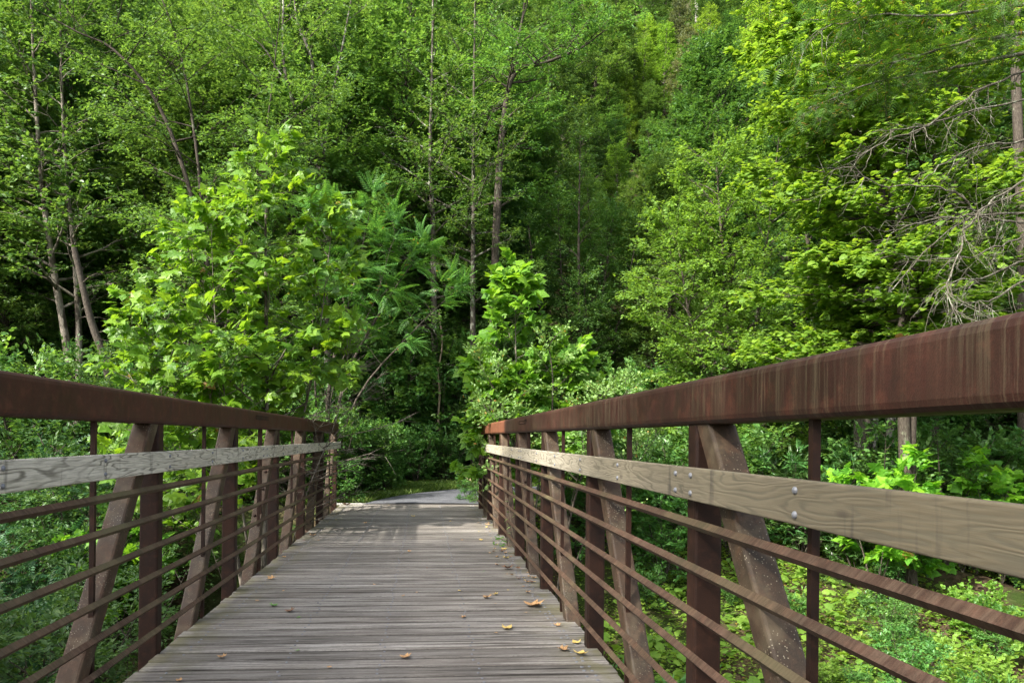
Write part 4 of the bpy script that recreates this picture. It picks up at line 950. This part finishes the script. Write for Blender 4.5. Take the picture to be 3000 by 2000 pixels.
cover('ground_cover', 150000, (1.4, 24), (4, 26), 'simple', .075, M['l_ground'], .32, lambda x, y: offpath(x, y) & litterhole(x, y) & vgrass(x, y) & (np.sin(x * 1.3 + y) * np.sin(y * 1.1 - .6 * x) > -.75) & (x < y * .95 + 2), .25)
cover('ground_cover', 9000, (1.8, 18), (6, 20), 'heart', .15, M['l_yg'], .5, lambda x, y: offpath(x, y) & litterhole(x, y) & vgrass(x, y) & (x < y * .95 + 2), .1)
cover('ground_cover', 60000, (-22, -1.6), (3, 26), 'simple', .085, M['l_dark'], .4, lambda x, y: offpath(x, y) & vgrass(x, y) & (-x < y * .8 + 4), .25)
cover('ground_cover', 60000, (-40, 50), (24, 60), 'simple', .17, M['l_dark'], .5, lambda x, y: (x < y) & (-x < y * .8), .25)
cover('grass', 60000, (-3.2, 6), (15.8, 24), 'blade', .15, M['l_grass'], .01, lambda x, y: offpath(x, y) & (np.abs(x - 1) < 5) & ((x < 1) | (y > 21.5)), 2.0, False)
cover('grass', 5000, (1.3, 2.2), (15.9, 18.5), 'blade', .2, M['l_grass'], .01, offpath, 1.5, False)
# low weeds that soften the ends of the bridge
for x, y, s, l_ in ((1.28, 16.35, .32, 'low leafy weed at the foot of the far right end post'), (1.05, 16.9, .28, 'small weed at the right side of the gravel path'), (-1.75, 16.5, .4, 'low leafy weed at the far left corner of the deck')): shrub('A', x, y, s, l_, None)

# vines on the rails
def vine(label, P, n, leaf, kind, mat, seed, sp=.12):
    b = P[0]; t = thing('climbing_vine', label, 'vine', b); q = smooth_path(rel(P, b), 5); a = Acc(); tube(a, q, .004, 4); a.obj('stem', M['vine'], t)
    r2 = np.random.default_rng(seed); u = r2.uniform(0, len(q) - 1.01, n); k = u.astype(int); p = q[k] + (q[k + 1] - q[k]) * (u - k)[:, None] + r2.normal(0, sp * .5, (n, 3)); an = r2.uniform(0, 6.28, n)
    a = Acc(); put_leaves(a, p, np.stack([np.cos(an), np.sin(an), r2.normal(-.1, .4, n)], 1), np.stack([r2.normal(-.2, .5, n), r2.normal(-.5, .4, n), np.ones(n)], 1), leaf * r2.uniform(.6, 1.2, n), kind)
    a.obj('foliage', mat, t)
vine('green vine climbing through the far left rails beside the end post', [(-1.85, 14.0, -.6), (-1.76, 14.0, .2), (-1.73, 13.9, .6), (-1.75, 13.95, 1.0), (-1.72, 13.8, 1.25)], 26, .12, 'oval', M['l_yg'], 1)
vine('small-leaved shoot poking up through the right rails near the splice', [(1.45, 9.6, -1.4), (1.3, 9.6, -.2), (1.2, 9.5, .3), (1.14, 9.5, .7)], 30, .09, 'lance', M['l_olive'], 2)
vine('white-flecked sprig reaching through the far right rails', [(1.6, 11.3, -.5), (1.35, 11.2, .5), (1.18, 11.1, .95), (1.12, 11.0, 1.15)], 26, .08, 'oval', M['l_pale'], 3)
vine('leafy shoot hanging onto the right deck edge', [(1.5, 10.2, -.8), (1.3, 10.0, -.1), (1.12, 9.9, .08), (1.0, 9.8, .05)], 22, .07, 'oval', M['l_shrub'], 4, .08)

# log end and bicycle at the right side of the path
lg = thing('log', 'cut log lying in the grass beyond the bicycle with its pale end showing', 'log', (1.55, 22.9, .26), rz=.9)
a = Acc(); tube(a, [(0, 0, 0), (.7, .25, 0), (1.6, .55, .03)], [.2, .2, .17], 12); a.obj('bark', M['bark'], lg)
a = Acc(); tube(a, [(-.012, -.004, 0), (-.001, 0, 0)], [.19, .19], 12); an = np.arange(12) * math.pi / 6
a.v[0] = a.v[0]; a.add([(-.013, .19 * math.cos(q), .19 * math.sin(q)) for q in an], [np.array([tuple(range(12))])]); a.obj('cut_end', plainmat("cut_wood", (.42, .31, .18), .8), lg)

bk = thing('bicycle', 'bicycle parked beside the path just past the far right end post', 'bicycle', (1.42, 17.9, .02), rz=R(78))
tyre = plainmat("black_tyre", (.02, .02, .02), .7); rimm = plainmat("alloy_rim", (.5, .5, .52), .35, .8, .05); frm = plainmat("black_frame_paint", (.03, .035, .04), .3, 0, .05); sad = plainmat("black_saddle", (.02, .018, .016), .6)
def torus(a, c, Rr, r, n=28, k=6):
    an = np.linspace(0, 2 * math.pi, n + 1); tube(a, [(c[0] + Rr * math.cos(q), c[1], c[2] + Rr * math.sin(q)) for q in an], r, k)
for wx in (0, 1.03):
    a = Acc(); torus(a, (wx, 0, .345), .322, .022); wt = a.obj('wheel', tyre, bk)
    a = Acc(); torus(a, (wx, 0, .345), .296, .009, 28, 5)
    for q in range(16):
        an = q * math.pi / 8; tube(a, [(wx, .02 * (-1) ** q, .345), (wx + .296 * math.cos(an), 0, .345 + .296 * math.sin(an))], .0016, 3)
    tube(a, [(wx, -.05, .345), (wx, .05, .345)], .02, 8); a.obj('rim', rimm, wt)
a = Acc(); S_, H_, B_, Rw = (.66, 0, .86), (.17, 0, .86), (.59, 0, .30), (1.03, 0, .345)
for p, q, r1 in ((S_, B_, .016), (H_, B_, .019), ((.17, 0, .84), (.66, 0, .80), .016), ((.14, 0, .95), (.2, 0, .72), .02)): tube(a, [p, q], r1, 8)
for sy in (-.05, .05):
    tube(a, [(.59, sy * .5, .30), (1.03, sy, .345)], .009, 6); tube(a, [(.66, sy * .3, .80), (1.03, sy, .345)], .008, 6)
a.obj('frame', frm, bk)
a = Acc()
for sy in (-.05, .05): tube(a, [(.2, 0, .72), (.19, sy, .66), (.0, sy, .345)], .012, 6)
a.obj('fork', frm, bk)
a = Acc(); tube(a, [(.14, 0, .95), (.11, 0, 1.02)], .014, 6); tube(a, [(.2, -.3, 1.05), (.12, -.12, 1.03), (.11, 0, 1.02), (.12, .12, 1.03), (.2, .3, 1.05)], .013, 6); a.obj('handlebar', frm, bk)
a = Acc(); tube(a, [(.66, 0, .86), (.67, 0, .93)], .012, 6); tube(a, [(.52, 0, .945), (.60, 0, .955), (.72, 0, .95), (.78, 0, .955)], [.02, .035, .07, .05], 8); a.obj('saddle', sad, bk)
a = Acc(); torus(a, (.59, -.05, .30), .085, .006, 20, 4); tube(a, [(.59, -.07, .30), (.66, -.08, .16)], .009, 6); tube(a, [(.59, .07, .30), (.52, .08, .44)], .009, 6)
box(a, .62, .70, -.16, -.08, .145, .17); box(a, .48, .56, .08, .16, .43, .455); a.obj('crank', frm, bk)
